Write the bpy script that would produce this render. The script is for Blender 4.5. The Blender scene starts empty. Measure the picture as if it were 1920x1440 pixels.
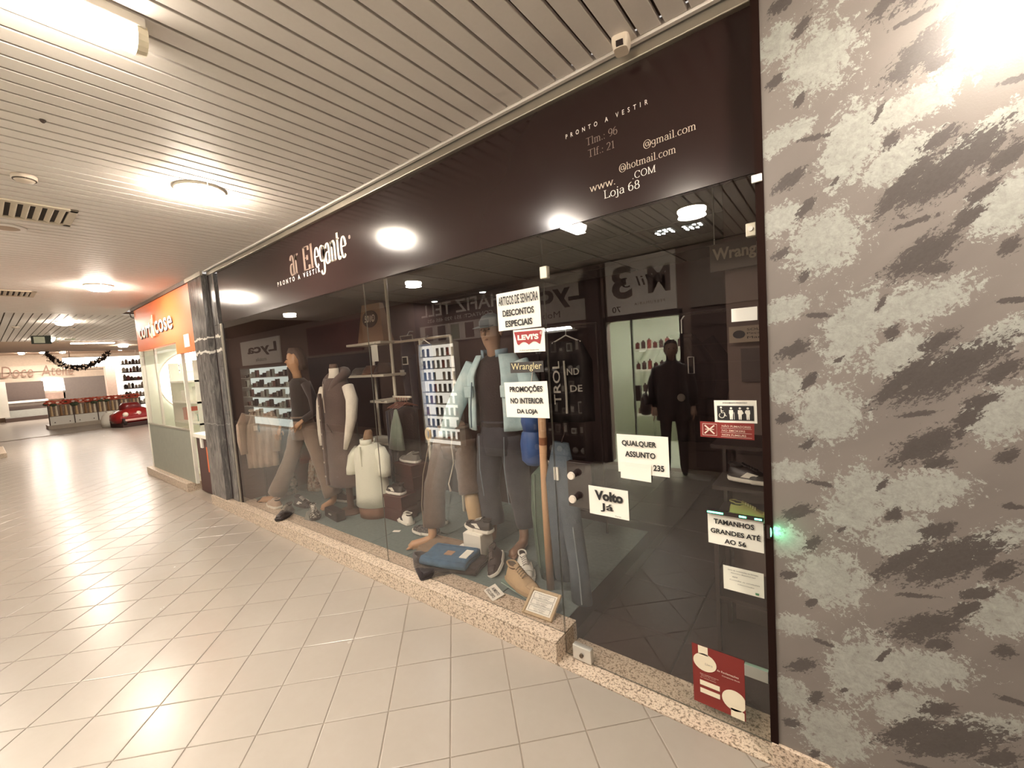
import bpy, bmesh, math, random
from mathutils import Vector, Matrix
random.seed(11)
PI = math.pi
sc = bpy.context.scene
COL = sc.collection

# ------------------------------------------------------------------ camera
CR = Vector((0.79113, 0.6078, -0.06845)); CU = Vector((0.01338, 0.09469, 0.99542)); CF = Vector((-0.6115, 0.78842, -0.06678))
CAMZ = 1.676; FPX = 778.15
cam_d = bpy.data.cameras.new('camera'); cam = bpy.data.objects.new('camera', cam_d); COL.objects.link(cam)
cam_d.sensor_fit = 'HORIZONTAL'; cam_d.sensor_width = 36.0; cam_d.lens = FPX / 1920 * 36.0
cam_d.clip_start = 0.02; cam_d.clip_end = 200
cam.matrix_world = Matrix(((CR.x, CU.x, -CF.x, 0), (CR.y, CU.y, -CF.y, 0), (CR.z, CU.z, -CF.z, CAMZ), (0, 0, 0, 1)))
sc.camera = cam
CAMP = Vector((0, 0, CAMZ))
def ray(px, py): return CR * ((px - 960) / FPX) - CU * ((py - 720) / FPX) + CF
def at(px, py, y): d = ray(px, py); return CAMP + d * ((y) / d.y)          # measured point -> place in the world, at depth y
def atz(px, py, z): d = ray(px, py); return CAMP + d * ((z - CAMZ) / d.z)
def atx(px, py, x): d = ray(px, py); return CAMP + d * (x / d.x)

# ------------------------------------------------------------------ world, exposure
w = bpy.data.worlds.new('world'); sc.world = w; w.use_nodes = True
bg = w.node_tree.nodes['Background']; bg.inputs[0].default_value = (1.0, 0.93, 0.86, 1); bg.inputs[1].default_value = 0.55
sc.view_settings.view_transform = 'Standard'; sc.view_settings.look = 'None'
sc.view_settings.exposure = 0.42; sc.view_settings.gamma = 1.0; sc.view_settings.use_curve_mapping = False
sc.cycles.use_denoising = True
sc.cycles.max_bounces = 8; sc.cycles.transparent_max_bounces = 16; sc.cycles.caustics_reflective = False; sc.cycles.caustics_refractive = False
sc.cycles.sample_clamp_indirect = 4.0
LIGHT_W = 7.0        # one round ceiling light
SHOP_W = 3.0; PERF_W = 300.0; CASE_E = 5.0; GOODS_E = 2.2
WARM = (1.0, 0.925, 0.865)

# ------------------------------------------------------------------ materials
def lin(h):
    if isinstance(h, str):
        h = h.lstrip('#'); c = [int(h[i:i+2], 16) / 255 for i in (0, 2, 4)]
        return tuple(((v + .055) / 1.055) ** 2.4 if v > .04045 else v / 12.92 for v in c)
    return tuple(h)
class NT:
    def __init__(s, name):
        s.m = bpy.data.materials.new(name); s.m.use_nodes = True; s.t = s.m.node_tree; s.t.nodes.clear()
        s.out = s.n('ShaderNodeOutputMaterial')
    def n(s, typ, **kw):
        nd = s.t.nodes.new(typ)
        for k, v in kw.items(): setattr(nd, k, v)
        return nd
    def l(s, a, b): s.t.links.new(a, b)
    def put(s, sock, v):
        if hasattr(v, 'is_output'): s.l(v, sock)
        else: sock.default_value = v
    def math(s, op, a, b=0.0, c=0.0, clamp=False):
        nd = s.n('ShaderNodeMath', operation=op, use_clamp=clamp)
        for i, v in enumerate((a, b, c)): s.put(nd.inputs[i], v)
        return nd.outputs[0]
    def mix(s, f, a, b):
        nd = s.n('ShaderNodeMix', data_type='RGBA')
        s.put(nd.inputs[0], f)
        for i, v in ((6, a), (7, b)):
            if not hasattr(v, 'is_output') and len(v) == 3: v = (*v, 1)
            s.put(nd.inputs[i], v)
        return nd.outputs[2]
    def noise(s, vec=None, scale=5, detail=2, rough=.5, dist=0):
        nd = s.n('ShaderNodeTexNoise')
        if vec is not None: s.l(vec, nd.inputs['Vector'])
        nd.inputs['Scale'].default_value = scale; nd.inputs['Detail'].default_value = detail
        nd.inputs['Roughness'].default_value = rough; nd.inputs['Distortion'].default_value = dist
        return nd.outputs[0]
    def ramp(s, f, stops, interp='LINEAR'):
        nd = s.n('ShaderNodeValToRGB'); cr = nd.color_ramp; cr.interpolation = interp
        while len(cr.elements) < len(stops): cr.elements.new(.5)
        for e, (p, c) in zip(cr.elements, stops): e.position = p; e.color = (*lin(c), 1)
        s.l(f, nd.inputs[0]); return nd.outputs[0]
    def obj(s): return s.n('ShaderNodeTexCoord').outputs['Object']
    def gen(s): return s.n('ShaderNodeNewGeometry').outputs['Position']
    def mapping(s, vec, scale=(1, 1, 1), rot=(0, 0, 0), loc=(0, 0, 0)):
        nd = s.n('ShaderNodeMapping'); s.l(vec, nd.inputs[0])
        nd.inputs['Scale'].default_value = scale; nd.inputs['Rotation'].default_value = rot; nd.inputs['Location'].default_value = loc
        return nd.outputs[0]
    def bsdf(s, col, rough=.5, metal=0, spec=.5, bump=None, bs=.2, coat=0, emit=None, es=0, sheen=0, crough=.05):
        b = s.n('ShaderNodeBsdfPrincipled')
        if not hasattr(col, 'is_output') and len(col) == 3: col = (*col, 1)
        s.put(b.inputs['Base Color'], col); s.put(b.inputs['Roughness'], rough); s.put(b.inputs['Metallic'], metal)
        b.inputs['Specular IOR Level'].default_value = spec
        b.inputs['Coat Weight'].default_value = coat; b.inputs['Coat Roughness'].default_value = crough
        if sheen: b.inputs['Sheen Weight'].default_value = sheen
        if emit is not None:
            b.inputs['Emission Color'].default_value = (*emit, 1); b.inputs['Emission Strength'].default_value = es
        if bump is not None:
            bn = s.n('ShaderNodeBump'); bn.inputs['Strength'].default_value = bs; bn.inputs['Distance'].default_value = .01
            s.l(bump, bn.inputs['Height']); s.l(bn.outputs[0], b.inputs['Normal'])
        s.l(b.outputs[0], s.out.inputs[0]); return b
MC = {}
def mat(col, rough=.6, metal=0, spec=.5, var=.12, scale=12, bump=0, coat=0, sheen=0, emit=0, name=None):
    """plain procedural material: colour with a noise variation"""
    key = (col, rough, metal, spec, var, scale, bump, coat, sheen, emit)
    if key in MC: return MC[key]
    t = NT(name or ('paint_' + str(col).strip('#')))
    c = lin(col); nz = t.noise(t.obj(), scale, 3)
    a = tuple(v * (1 - var) for v in c); b = tuple(min(1, v * (1 + var)) for v in c)
    t.bsdf(t.mix(nz, a, b), rough, metal, spec, bump=(t.noise(t.obj(), scale * 9, 2) if bump else None), bs=bump, coat=coat, sheen=sheen,
           emit=(c if emit else None), es=emit)
    MC[key] = t.m; return t.m
def fabric(col, rough=.9, var=.18, scale=9, weave=.25): return mat(col, rough, 0, .2, var, scale, weave, 0, .25)

def m_granite():
    t = NT('granite_speckled'); p = t.gen()
    n1 = t.noise(p, 85, 3, .6); n2 = t.noise(p, 160, 2, .5); n3 = t.noise(p, 12, 2)
    c = t.ramp(n1, [(0.30, '#4e453b'), (.40, '#8d7b66'), (.47, '#cfbda8'), (.62, '#dfcfbb'), (.74, '#a58f78')])
    c2 = t.mix(t.math('GREATER_THAN', n2, .64), c, lin('#4a4038'))
    c3 = t.mix(t.math('MULTIPLY', n3, .35), c2, lin('#c4ab98'))
    t.bsdf(c3, .38, 0, .5); return t.m
def m_tile():
    t = NT('floor_tile_ceramic'); p = t.gen(); oi = t.n('ShaderNodeObjectInfo')
    n = t.noise(p, 3.5, 4, .6); n2 = t.noise(p, 26, 3, .6)
    c = t.mix(n, lin('#9d948a'), lin('#a89f95')); c = t.mix(t.math('MULTIPLY', n2, .35), c, lin('#968c83'))
    c = t.mix(t.math('MULTIPLY', oi.outputs['Random'], .22), c, lin('#998f86'))
    r = t.math('MULTIPLY_ADD', n, .06, .23)
    t.bsdf(c, r, 0, .5); return t.m
def m_slat():
    t = NT('ceiling_slat_enamel'); p = t.gen(); n = t.noise(p, 2.2, 3); n2 = t.noise(p, 60, 2)
    c = t.mix(n, lin('#e6dfd9'), lin('#eee8e2')); c = t.mix(t.math('MULTIPLY', n2, .2), c, lin('#cbc3bc'))
    t.bsdf(c, .55, 0, .35); return t.m
def m_marble():
    t = NT('column_marble'); p = t.gen(); mp = t.mapping(p, (9, 9, 1.6)); n = t.noise(mp, 2.4, 6, .65, 1.2)
    c = t.ramp(n, [(.25, '#3f3d3f'), (.5, '#6b6866'), (.62, '#8b8783'), (.75, '#5a5757')])
    sep = t.n('ShaderNodeSeparateXYZ'); t.l(p, sep.inputs[0])
    wob = t.math('MULTIPLY', t.math('SUBTRACT', t.noise(p, 9, 3), .5), .11)
    for zc, wd in ((2.16, .012), (1.985, .015), (1.08, .006)):
        d = t.math('ABSOLUTE', t.math('SUBTRACT', t.math('ADD', sep.outputs[2], wob), zc))
        c = t.mix(t.math('LESS_THAN', d, wd), c, lin('#e9e5dc' if zc > 1.5 else '#8f8b88'))
    t.bsdf(c, .16, 0, .5); return t.m
def m_mural():
    t = NT('mural_wallpaper'); p = t.gen(); sep = t.n('ShaderNodeSeparateXYZ'); t.l(p, sep.inputs[0])
    PER = .590
    rot = t.mapping(p, (1, 1, 1), (0, .72, 0))
    diag = t.mapping(rot, (3.2, 1, 9)); fine = t.noise(t.mapping(rot, (14, 1, 34)), 1.6, 6, .72, .6); fine2 = t.noise(t.mapping(rot, (34, 1, 60)), 2.4, 5, .7, .4); iso = t.math('ADD', t.math('MULTIPLY', t.noise(p, 26, 6, .75, .8), .6), t.math('MULTIPLY', t.noise(p, 95, 4, .7, .5), .4))
    torn = t.math('ADD', t.math('MULTIPLY', fine, .5), t.math('MULTIPLY', fine2, .5))
    def mask(ells, gain, thr, nzz, grow):
        acc = None
        for cx, cy, a, b, ang in ells:          # measured on the lower part of the wall, one repeat of the print
            q = at(1400 + cx / 1.946, 700 + cy / 1.946, 1.785)
            a *= grow; b *= grow
            dx = t.math('SUBTRACT', sep.outputs[0], q.x); dz = t.math('WRAP', t.math('SUBTRACT', sep.outputs[2], q.z), PER / 2, -PER / 2)
            ca, sa = math.cos(math.radians(ang)), math.sin(math.radians(ang))
            kx, kz = 1 / .00062, 1 / .00086; u = t.math('ADD', t.math('MULTIPLY', dx, kx * ca / a), t.math('MULTIPLY', dz, kz * sa / a))
            v = t.math('ADD', t.math('MULTIPLY', dx, -kx * sa / b), t.math('MULTIPLY', dz, kz * ca / b))
            d = t.math('SQRT', t.math('ADD', t.math('MULTIPLY', u, u), t.math('MULTIPLY', v, v)))
            val = t.math('SUBTRACT', 1.0, d)
            acc = val if acc is None else t.math('MAXIMUM', acc, val)
        val = t.math('ADD', acc, t.math('MULTIPLY', t.math('SUBTRACT', nzz, .5), gain))
        nd = t.n('ShaderNodeMapRange'); t.l(val, nd.inputs[0]); nd.inputs[1].default_value = thr; nd.inputs[2].default_value = thr + .10
        return nd.outputs[0]
    dark = [(580, 680, 165, 42, 37), (740, 685, 235, 72, 27), (650, 925, 160, 55, 25), (800, 860, 70, 30, 30), (700, 575, 80, 30, 22), (535, 515, 42, 26, 35),
            (235, 838, 36, 20, 35), (285, 985, 75, 12, -4), (185, 505, 95, 32, 22), (240, 620, 55, 25, 40), (930, 720, 80, 34, 30), (850, 805, 75, 26, 20),
            (620, 810, 90, 11, 8), (150, 735, 50, 22, 15), (950, 300, 45, 26, 30), (345, 570, 28, 10, 30), (500, 1030, 40, 14, 50), (965, 485, 60, 12, 0), (700, 990, 60, 24, 10)]
    white = [(400, 470, 150, 105, 50), (300, 750, 150, 110, 10), (940, 870, 120, 80, 20), (620, 430, 190, 60, 12), (170, 920, 140, 40, 10), (560, 590, 130, 60, 20), (860, 620, 190, 40, 25), (150, 620, 90, 60, 10)]
    base = t.mix(t.noise(diag, .8, 3, .5), lin('#736d69'), lin('#8a837e'))
    lace = t.mix(t.math('MULTIPLY_ADD', iso, 2.4, -.7, True), lin('#868882'), lin('#bec2bb'))
    c = t.mix(t.math('MULTIPLY', mask(white, 4.2, .10, iso, 1.25), .72), base, lace)
    c = t.mix(mask(dark, 3.6, .20, torn, 1.16), c, t.mix(fine2, lin('#4a4543'), lin('#5e5957')))
    t.bsdf(c, .33, .12, .5, bump=t.noise(p, 220, 2), bs=.03); return t.m
def m_glass(tint=(.90, .88, .86), f0=.09, rough=0.0, name='window_glass'):
    t = NT(name); lw = t.n('ShaderNodeLayerWeight'); lw.inputs[0].default_value = .5
    f = t.math('MULTIPLY_ADD', t.math('POWER', lw.outputs['Facing'], 4.2), 1 - f0, f0)
    tr = t.n('ShaderNodeBsdfTransparent'); tr.inputs[0].default_value = (*tint, 1)
    gl = t.n('ShaderNodeBsdfGlossy'); gl.inputs['Roughness'].default_value = rough; gl.inputs[0].default_value = (1, 1, 1, 1)
    mx = t.n('ShaderNodeMixShader'); t.l(f, mx.inputs[0]); t.l(tr.outputs[0], mx.inputs[1]); t.l(gl.outputs[0], mx.inputs[2])
    t.l(mx.outputs[0], t.out.inputs[0]); return t.m
def m_clear():
    t = NT('glass_inner_face'); tr = t.n('ShaderNodeBsdfTransparent'); t.l(tr.outputs[0], t.out.inputs[0]); return t.m
def m_emit(col, s, name):
    t = NT(name); e = t.n('ShaderNodeEmission'); e.inputs[0].default_value = (*lin(col), 1); e.inputs[1].default_value = s
    t.l(e.outputs[0], t.out.inputs[0]); return t.m
def m_fascia():
    t = NT('black_fascia_acrylic'); p = t.gen(); n = t.noise(p, 1.4, 3)
    t.bsdf(t.mix(n, lin('#291b1a'), lin('#2f201f')), t.math('MULTIPLY_ADD', n, .05, .13), 0, .5); return t.m
GRANITE = m_granite(); TILE = m_tile(); SLAT = m_slat(); MARBLE = m_marble(); MURAL = m_mural(); GLASS = m_glass(); CLEAR = m_clear(); FASCIA = m_fascia()
LAMP = m_emit('#fff0dc', 170.0, 'lamp_diffuser'); LAMP_T = m_emit('#fff0dc', 45.0, 'tube_diffuser'); LAMP_W = m_emit('#f4fff8', 11.0, 'shop_lamp_diffuser')
BLACK = mat('#2a1c1b', .45); DARK = mat('#33231f', .7); ALU = mat('#b9b2a4', .35, .8, .5, .08); STEEL = mat('#d8d4cc', .3, .5); WHITE = mat('#f1eee2', .55, var=.04)
INK = mat('#232021', .6); PAPER = mat('#f4f1e6', .6, var=.03, scale=4); GROUT = mat('#93877a', .9); CREAM = mat('#e6d9c4', .4, var=.05)

# ------------------------------------------------------------------ geometry helpers
class G:
    def __init__(s): s.v = []; s.f = []; s.mi = []; s.M = Matrix()
    def add(s, vs, fs, mi=0):
        k = len(s.v); s.v += [tuple(s.M @ Vector(p)) for p in vs]; s.f += [tuple(i + k for i in f) for f in fs]; s.mi += [mi] * len(fs); return s
    def box(s, x0, y0, z0, x1, y1, z1, mi=0):
        x0, x1 = sorted((x0, x1)); y0, y1 = sorted((y0, y1)); z0, z1 = sorted((z0, z1))
        return s.add([(x0, y0, z0), (x1, y0, z0), (x1, y1, z0), (x0, y1, z0), (x0, y0, z1), (x1, y0, z1), (x1, y1, z1), (x0, y1, z1)],
                     [(0, 3, 2, 1), (4, 5, 6, 7), (0, 1, 5, 4), (1, 2, 6, 5), (2, 3, 7, 6), (3, 0, 4, 7)], mi)
    def cham(s, x0, y0, z0, x1, y1, z1, c=.004):
        """box whose upper rim is chamfered"""
        return s.add([(x0, y0, z0), (x1, y0, z0), (x1, y1, z0), (x0, y1, z0), (x0, y0, z1 - c), (x1, y0, z1 - c), (x1, y1, z1 - c), (x0, y1, z1 - c),
                      (x0 + c, y0 + c, z1), (x1 - c, y0 + c, z1), (x1 - c, y1 - c, z1), (x0 + c, y1 - c, z1)],
                     [(0, 3, 2, 1), (0, 1, 5, 4), (1, 2, 6, 5), (2, 3, 7, 6), (3, 0, 4, 7), (4, 5, 9, 8), (5, 6, 10, 9), (6, 7, 11, 10), (7, 4, 8, 11), (8, 9, 10, 11)])
    def prism(s, pts, a, b, axis='y', mi=0):
        """flat outline (2-D points) extruded between a and b along an axis"""
        def P(p, q): return {'y': (p[0], q, p[1]), 'x': (q, p[0], p[1]), 'z': (p[0], p[1], q)}[axis]
        n = len(pts); vs = [P(p, a) for p in pts] + [P(p, b) for p in pts]
        return s.add(vs, [tuple(range(n)), tuple(range(2 * n - 1, n - 1, -1))] + [(i, (i + 1) % n, n + (i + 1) % n, n + i) for i in range(n)], mi)
    def tube(s, pts, rad, n=10, caps=True, flat=1.0, mi=0, ups=None):
        pts = [Vector(p) for p in pts]; m = len(pts)
        if not isinstance(rad, (list, tuple)): rad = [rad] * m
        vs = []; up = None
        for i, p in enumerate(pts):
            d = (pts[min(i + 1, m - 1)] - pts[max(i - 1, 0)]).normalized()
            if up is None:
                up = Vector(ups) if ups else (Vector((0, 0, 1)) if abs(d.z) < .9 else Vector((1, 0, 0)))
            e1 = (up - d * up.dot(d)).normalized(); up = e1; e2 = d.cross(e1)
            for k in range(n):
                a = 2 * PI * k / n; vs.append(p + e1 * math.cos(a) * rad[i] + e2 * math.sin(a) * rad[i] * flat)
        fs = [(i * n + k, i * n + (k + 1) % n, (i + 1) * n + (k + 1) % n, (i + 1) * n + k) for i in range(m - 1) for k in range(n)]
        if caps: fs += [tuple(range(n - 1, -1, -1)), tuple(range((m - 1) * n, m * n))]
        return s.add(vs, fs, mi)
    def loft(s, rings, n=20, caps=True, mi=0, wob=0, freq=6, sq=1.0):
        """horizontal oval rings (cx, cy, z, rx, ry[, turn])"""
        vs = []
        for j, r in enumerate(rings):
            cx, cy, z, rx, ry = r[:5]; tn = r[5] if len(r) > 5 else 0
            for k in range(n):
                a = 2 * PI * k / n; q = 1 + wob * math.sin(freq * a + j * .9) + wob * .5 * math.sin((freq + 3) * a - j * 1.7)
                c, d = math.cos(a), math.sin(a)
                x = rx * q * math.copysign(abs(c) ** sq, c); y = ry * q * math.copysign(abs(d) ** sq, d)
                vs.append((cx + x * math.cos(tn) - y * math.sin(tn), cy + x * math.sin(tn) + y * math.cos(tn), z))
        m = len(rings)
        fs = [(i * n + k, i * n + (k + 1) % n, (i + 1) * n + (k + 1) % n, (i + 1) * n + k) for i in range(m - 1) for k in range(n)]
        if caps: fs += [tuple(range(n - 1, -1, -1)), tuple(range((m - 1) * n, m * n))]
        return s.add(vs, fs, mi)
    def sph(s, c, r, n=12, m=8, mi=0):
        if not isinstance(r, (list, tuple)): r = (r, r, r)
        vs = [(c[0], c[1], c[2] - r[2])]
        for j in range(1, m):
            t = -PI / 2 + PI * j / m
            for k in range(n):
                a = 2 * PI * k / n; vs.append((c[0] + r[0] * math.cos(t) * math.cos(a), c[1] + r[1] * math.cos(t) * math.sin(a), c[2] + r[2] * math.sin(t)))
        vs.append((c[0], c[1], c[2] + r[2])); e = len(vs) - 1
        fs = [(0, 1 + (k + 1) % n, 1 + k) for k in range(n)]
        for j in range(m - 2):
            for k in range(n): a = 1 + j * n; fs.append((a + k, a + (k + 1) % n, a + n + (k + 1) % n, a + n + k))
        a = 1 + (m - 2) * n; fs += [(a + k, a + (k + 1) % n, e) for k in range(n)]
        return s.add(vs, fs, mi)
    def cyl(s, p0, p1, r, r1=None, n=16, mi=0): return s.tube([p0, p1], [r, r if r1 is None else r1], n, True, 1.0, mi)
    def sheet(s, grid, th=.004, mi=0):
        """a cloth or panel: a grid of points given a thickness along its normals"""
        R, C = len(grid), len(grid[0]); P = [[Vector(p) for p in row] for row in grid]; vs = []
        for sg in (.5, -.5):
            for i in range(R):
                for j in range(C):
                    du = P[i][min(j + 1, C - 1)] - P[i][max(j - 1, 0)]; dv = P[min(i + 1, R - 1)][j] - P[max(i - 1, 0)][j]
                    nn = du.cross(dv); nn = nn.normalized() if nn.length > 1e-9 else Vector((0, 0, 1)); vs.append(P[i][j] + nn * th * sg)
        o = R * C; fs = []
        for i in range(R - 1):
            for j in range(C - 1):
                a = i * C + j; fs += [(a, a + 1, a + C + 1, a + C), (o + a, o + a + C, o + a + C + 1, o + a + 1)]
        rim = [j for j in range(C)] + [i * C + C - 1 for i in range(1, R)] + [(R - 1) * C + j for j in range(C - 2, -1, -1)] + [i * C for i in range(R - 2, 0, -1)]
        for k in range(len(rim)): a, b = rim[k], rim[(k + 1) % len(rim)]; fs.append((a, o + a, o + b, b))
        return s.add(vs, fs, mi)
    def build(s, name, m, parent=None, smooth=False, bev=0, sub=0, loc=None):
        me = bpy.data.meshes.new(name); me.from_pydata(s.v, [], s.f)
        bm = bmesh.new(); bm.from_mesh(me); bmesh.ops.recalc_face_normals(bm, faces=bm.faces); bm.to_mesh(me); bm.free()
        for mm in (m if isinstance(m, (list, tuple)) else [m]): me.materials.append(mm)
        if isinstance(m, (list, tuple)):
            for p, i in zip(me.polygons, s.mi): p.material_index = i
        if smooth:
            for p in me.polygons: p.use_smooth = True
        o = bpy.data.objects.new(name, me); COL.objects.link(o)
        if parent is not None: o.parent = parent
        if loc is not None: o.location = loc
        if bev: md = o.modifiers.new('bevel', 'BEVEL'); md.width = bev; md.segments = 2; md.limit_method = 'ANGLE'
        if sub: md = o.modifiers.new('sub', 'SUBSURF'); md.levels = sub; md.render_levels = sub
        return o
def tag(o, label=None, cat=None, group=None, kind=None):
    for k, v in (('label', label), ('category', cat), ('group', group), ('kind', kind)):
        if v: o[k] = v
    return o
def thing(name, label, cat, loc=(0, 0, 0), rz=0, group=None, rx=0, ry=0):
    o = bpy.data.objects.new(name, None); COL.objects.link(o); o.empty_display_size = .05
    o.location = loc; o.rotation_euler = (rx, ry, rz); return tag(o, label, cat, group)
def struct(o): o['kind'] = 'structure'; return o
def copy_tree(o, parent=None):
    c = o.copy(); COL.objects.link(c); c.parent = parent
    for ch in list(o.children): copy_tree(ch, c)
    return c
def text(s, parent, m, org, u=(1, 0, 0), v=(0, 0, 1), w=None, h=None, depth=.0012, bold=0, space=1.0, name='lettering', skew=0, align='L', line=None):
    """writing as geometry: the block fills w x h with its lower left corner (or centre) at org"""
    cu = bpy.data.curves.new('text', 'FONT'); cu.body = s; cu.size = 1; cu.resolution_u = 3; cu.offset = bold; cu.space_character = space; cu.align_x = 'CENTER' if align == 'C' else 'LEFT'
    if line: cu.space_line = line
    ob = bpy.data.objects.new('text', cu); me0 = ob.to_mesh()
    vs = [Vector(q.co) for q in me0.vertices]; fs = [tuple(q.vertices) for q in me0.polygons]; ob.to_mesh_clear()
    bpy.data.objects.remove(ob); bpy.data.curves.remove(cu)
    if not vs: return None
    x0 = min(q.x for q in vs); x1 = max(q.x for q in vs); y0 = min(q.y for q in vs); y1 = max(q.y for q in vs)
    return lay(vs, fs, (x0, x1, y0, y1), parent, m, org, u, v, w, h, depth, name, skew, align)
def lay(vs, fs, bb, parent, m, org, u, v, w, h, depth, name, skew=0, align='L'):
    x0, x1, y0, y1 = bb; u = Vector(u); v = Vector(v); nn = u.cross(v)
    if w is None: w = h * (x1 - x0) / (y1 - y0)
    if h is None: h = w * (y1 - y0) / (x1 - x0)
    sx = w / max(x1 - x0, 1e-6); sy = h / max(y1 - y0, 1e-6); org = Vector(org)
    if align == 'C': org = org - u * w / 2 - v * h / 2
    g = G(); g.add([org + u * ((q.x - x0) * sx + skew * (q.y - y0) * sy) + v * ((q.y - y0) * sy) + nn * depth for q in vs], fs)
    me = bpy.data.meshes.new(name); me.from_pydata(g.v, [], g.f); me.materials.append(m)
    o = bpy.data.objects.new(name, me); COL.objects.link(o); o.parent = parent
    return o

# a small roman (thick and thin stroke) alphabet for the serif writing on the fascia
def arc(cx, cy, rx, ry, a0, a1, n=12): return [(cx + rx * math.cos(math.radians(a0 + (a1 - a0) * i / n)), cy + ry * math.sin(math.radians(a0 + (a1 - a0) * i / n))) for i in range(n + 1)]
X = .46
GL = {  # width, strokes, serifs (x, y, half width)
    'T': (.62, [[(.31, 0), (.31, .68)], [(.02, .67), (.60, .67)]], [(.31, 0, .13), ]), 'L': (.58, [[(.14, 0), (.14, .68)], [(.05, .01), (.55, .01)], [(.54, 0), (.54, .14)]], [(.14, .68, .12)]),
    'l': (.26, [[(.13, 0), (.13, .70)]], [(.13, 0, .11), (.08, .69, .06)]), 'i': (.26, [[(.13, 0), (.13, X)], [(.13, .60), (.13, .67)]], [(.13, 0, .11), (.08, X, .06)]),
    'j': (.26, [[(.15, X), (.15, -.10)] + arc(.05, -.10, .10, .10, 0, -150), [(.15, .60), (.15, .67)]], [(.10, X, .06)]),
    'f': (.34, [[(.13, 0), (.13, .56)] + arc(.24, .56, .11, .12, 180, 40), [(.02, X), (.28, X)]], [(.13, 0, .11)]),
    't': (.30, [[(.28, .06)] + arc(.20, .09, .09, .09, -40, -180) + [(.11, .09), (.11, .60)], [(.02, X), (.27, X)]], []),
    'r': (.36, [[(.11, 0), (.11, X)], [(.11, .32)] + arc(.24, .33, .12, .12, 160, 50)], [(.11, 0, .10), (.06, X, .06)]),
    'n': (.52, [[(.12, 0), (.12, X)], [(.12, .33)] + arc(.26, .33, .13, .13, 160, 0) + [(.39, 0)]], [(.12, 0, .10), (.39, 0, .10), (.07, X, .06)]),
    'm': (.80, [[(.12, 0), (.12, X)], [(.12, .33)] + arc(.26, .33, .13, .13, 160, 0) + [(.39, 0)], [(.39, .33)] + arc(.53, .33, .13, .13, 160, 0) + [(.66, 0)]], [(.12, 0, .09), (.39, 0, .09), (.66, 0, .09), (.07, X, .06)]),
    'h': (.52, [[(.12, 0), (.12, .70)], [(.12, .33)] + arc(.26, .33, .13, .13, 160, 0) + [(.39, 0)]], [(.12, 0, .10), (.39, 0, .10), (.07, .69, .06)]),
    'o': (.50, [arc(.25, .23, .20, .23, 90, 450, 20)], []), 'c': (.44, [arc(.25, .23, .19, .23, 45, 320, 16)], []),
    'e': (.46, [[(.06, .25), (.42, .25)] + arc(.24, .23, .18, .23, 8, 315, 18)], []),
    'a': (.45, [arc(.22, .32, .14, .14, 165, 0, 8) + [(.36, .06), (.42, .01)], arc(.20, .13, .14, .13, 90, 330, 12), [(.36, .27), (.20, .26)]], []),
    'g': (.48, [arc(.22, .28, .17, .18, 60, 420, 18), [(.39, .44), (.39, -.06)] + arc(.23, -.06, .16, .15, 0, -160, 10)], []),
    'w': (.72, [[(.05, X), (.20, 0)], [(.20, 0), (.36, X)], [(.36, X), (.51, 0)], [(.51, 0), (.67, X)]], [(.05, X, .07), (.36, X, .07), (.67, X, .07)]),
    'C': (.66, [arc(.36, .34, .29, .34, 45, 318, 18), [(.58, .50), (.58, .67)]], []), 'O': (.72, [arc(.36, .34, .29, .34, 90, 450, 24)], []),
    'M': (.86, [[(.12, 0), (.12, .68)], [(.12, .68), (.42, 0)], [(.42, 0), (.72, .68)], [(.72, .68), (.72, 0)]], [(.12, 0, .10), (.72, 0, .11), (.10, .68, .08), (.74, .68, .08)]),
    'E': (.60, [[(.14, 0), (.14, .68)], [(.05, .01), (.54, .01)], [(.05, .67), (.52, .67)], [(.14, .35), (.40, .35)], [(.53, 0), (.53, .13)], [(.51, .67), (.51, .55)], [(.40, .28), (.40, .42)]], []),
    '1': (.40, [[(.21, 0), (.21, .67), (.08, .58)]], [(.21, 0, .11)]), '2': (.48, [arc(.23, .49, .17, .18, 165, -20, 10) + [(.30, .28), (.05, .02), (.43, .02)]], []),
    '6': (.50, [arc(.38, .38, .31, .30, 100, 190, 8), arc(.25, .21, .18, .21, 90, 450, 18)], []), '9': (.50, [arc(.25, .46, .18, .21, 90, 450, 18), arc(.12, .30, .31, .30, 10, -80, 8)], []),
    '8': (.50, [arc(.25, .51, .14, .16, 90, 450, 16), arc(.25, .18, .18, .18, 90, 450, 16)], []),
    '.': (.22, [[(.10, .0), (.10, .07)]], []), ':': (.24, [[(.11, 0), (.11, .07)], [(.11, .34), (.11, .41)]], []), ' ': (.26, [], []),
    '@': (.82, [arc(.40, .30, .36, .40, 310, 0 - 0 - 40 + 0, 1)[:0] + arc(.41, .28, .36, .40, -60, 300, 26), arc(.40, .28, .15, .19, 60, 420, 16), [(.56, .45), (.52, .14), (.62, .10), (.72, .22)]], [])}
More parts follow.
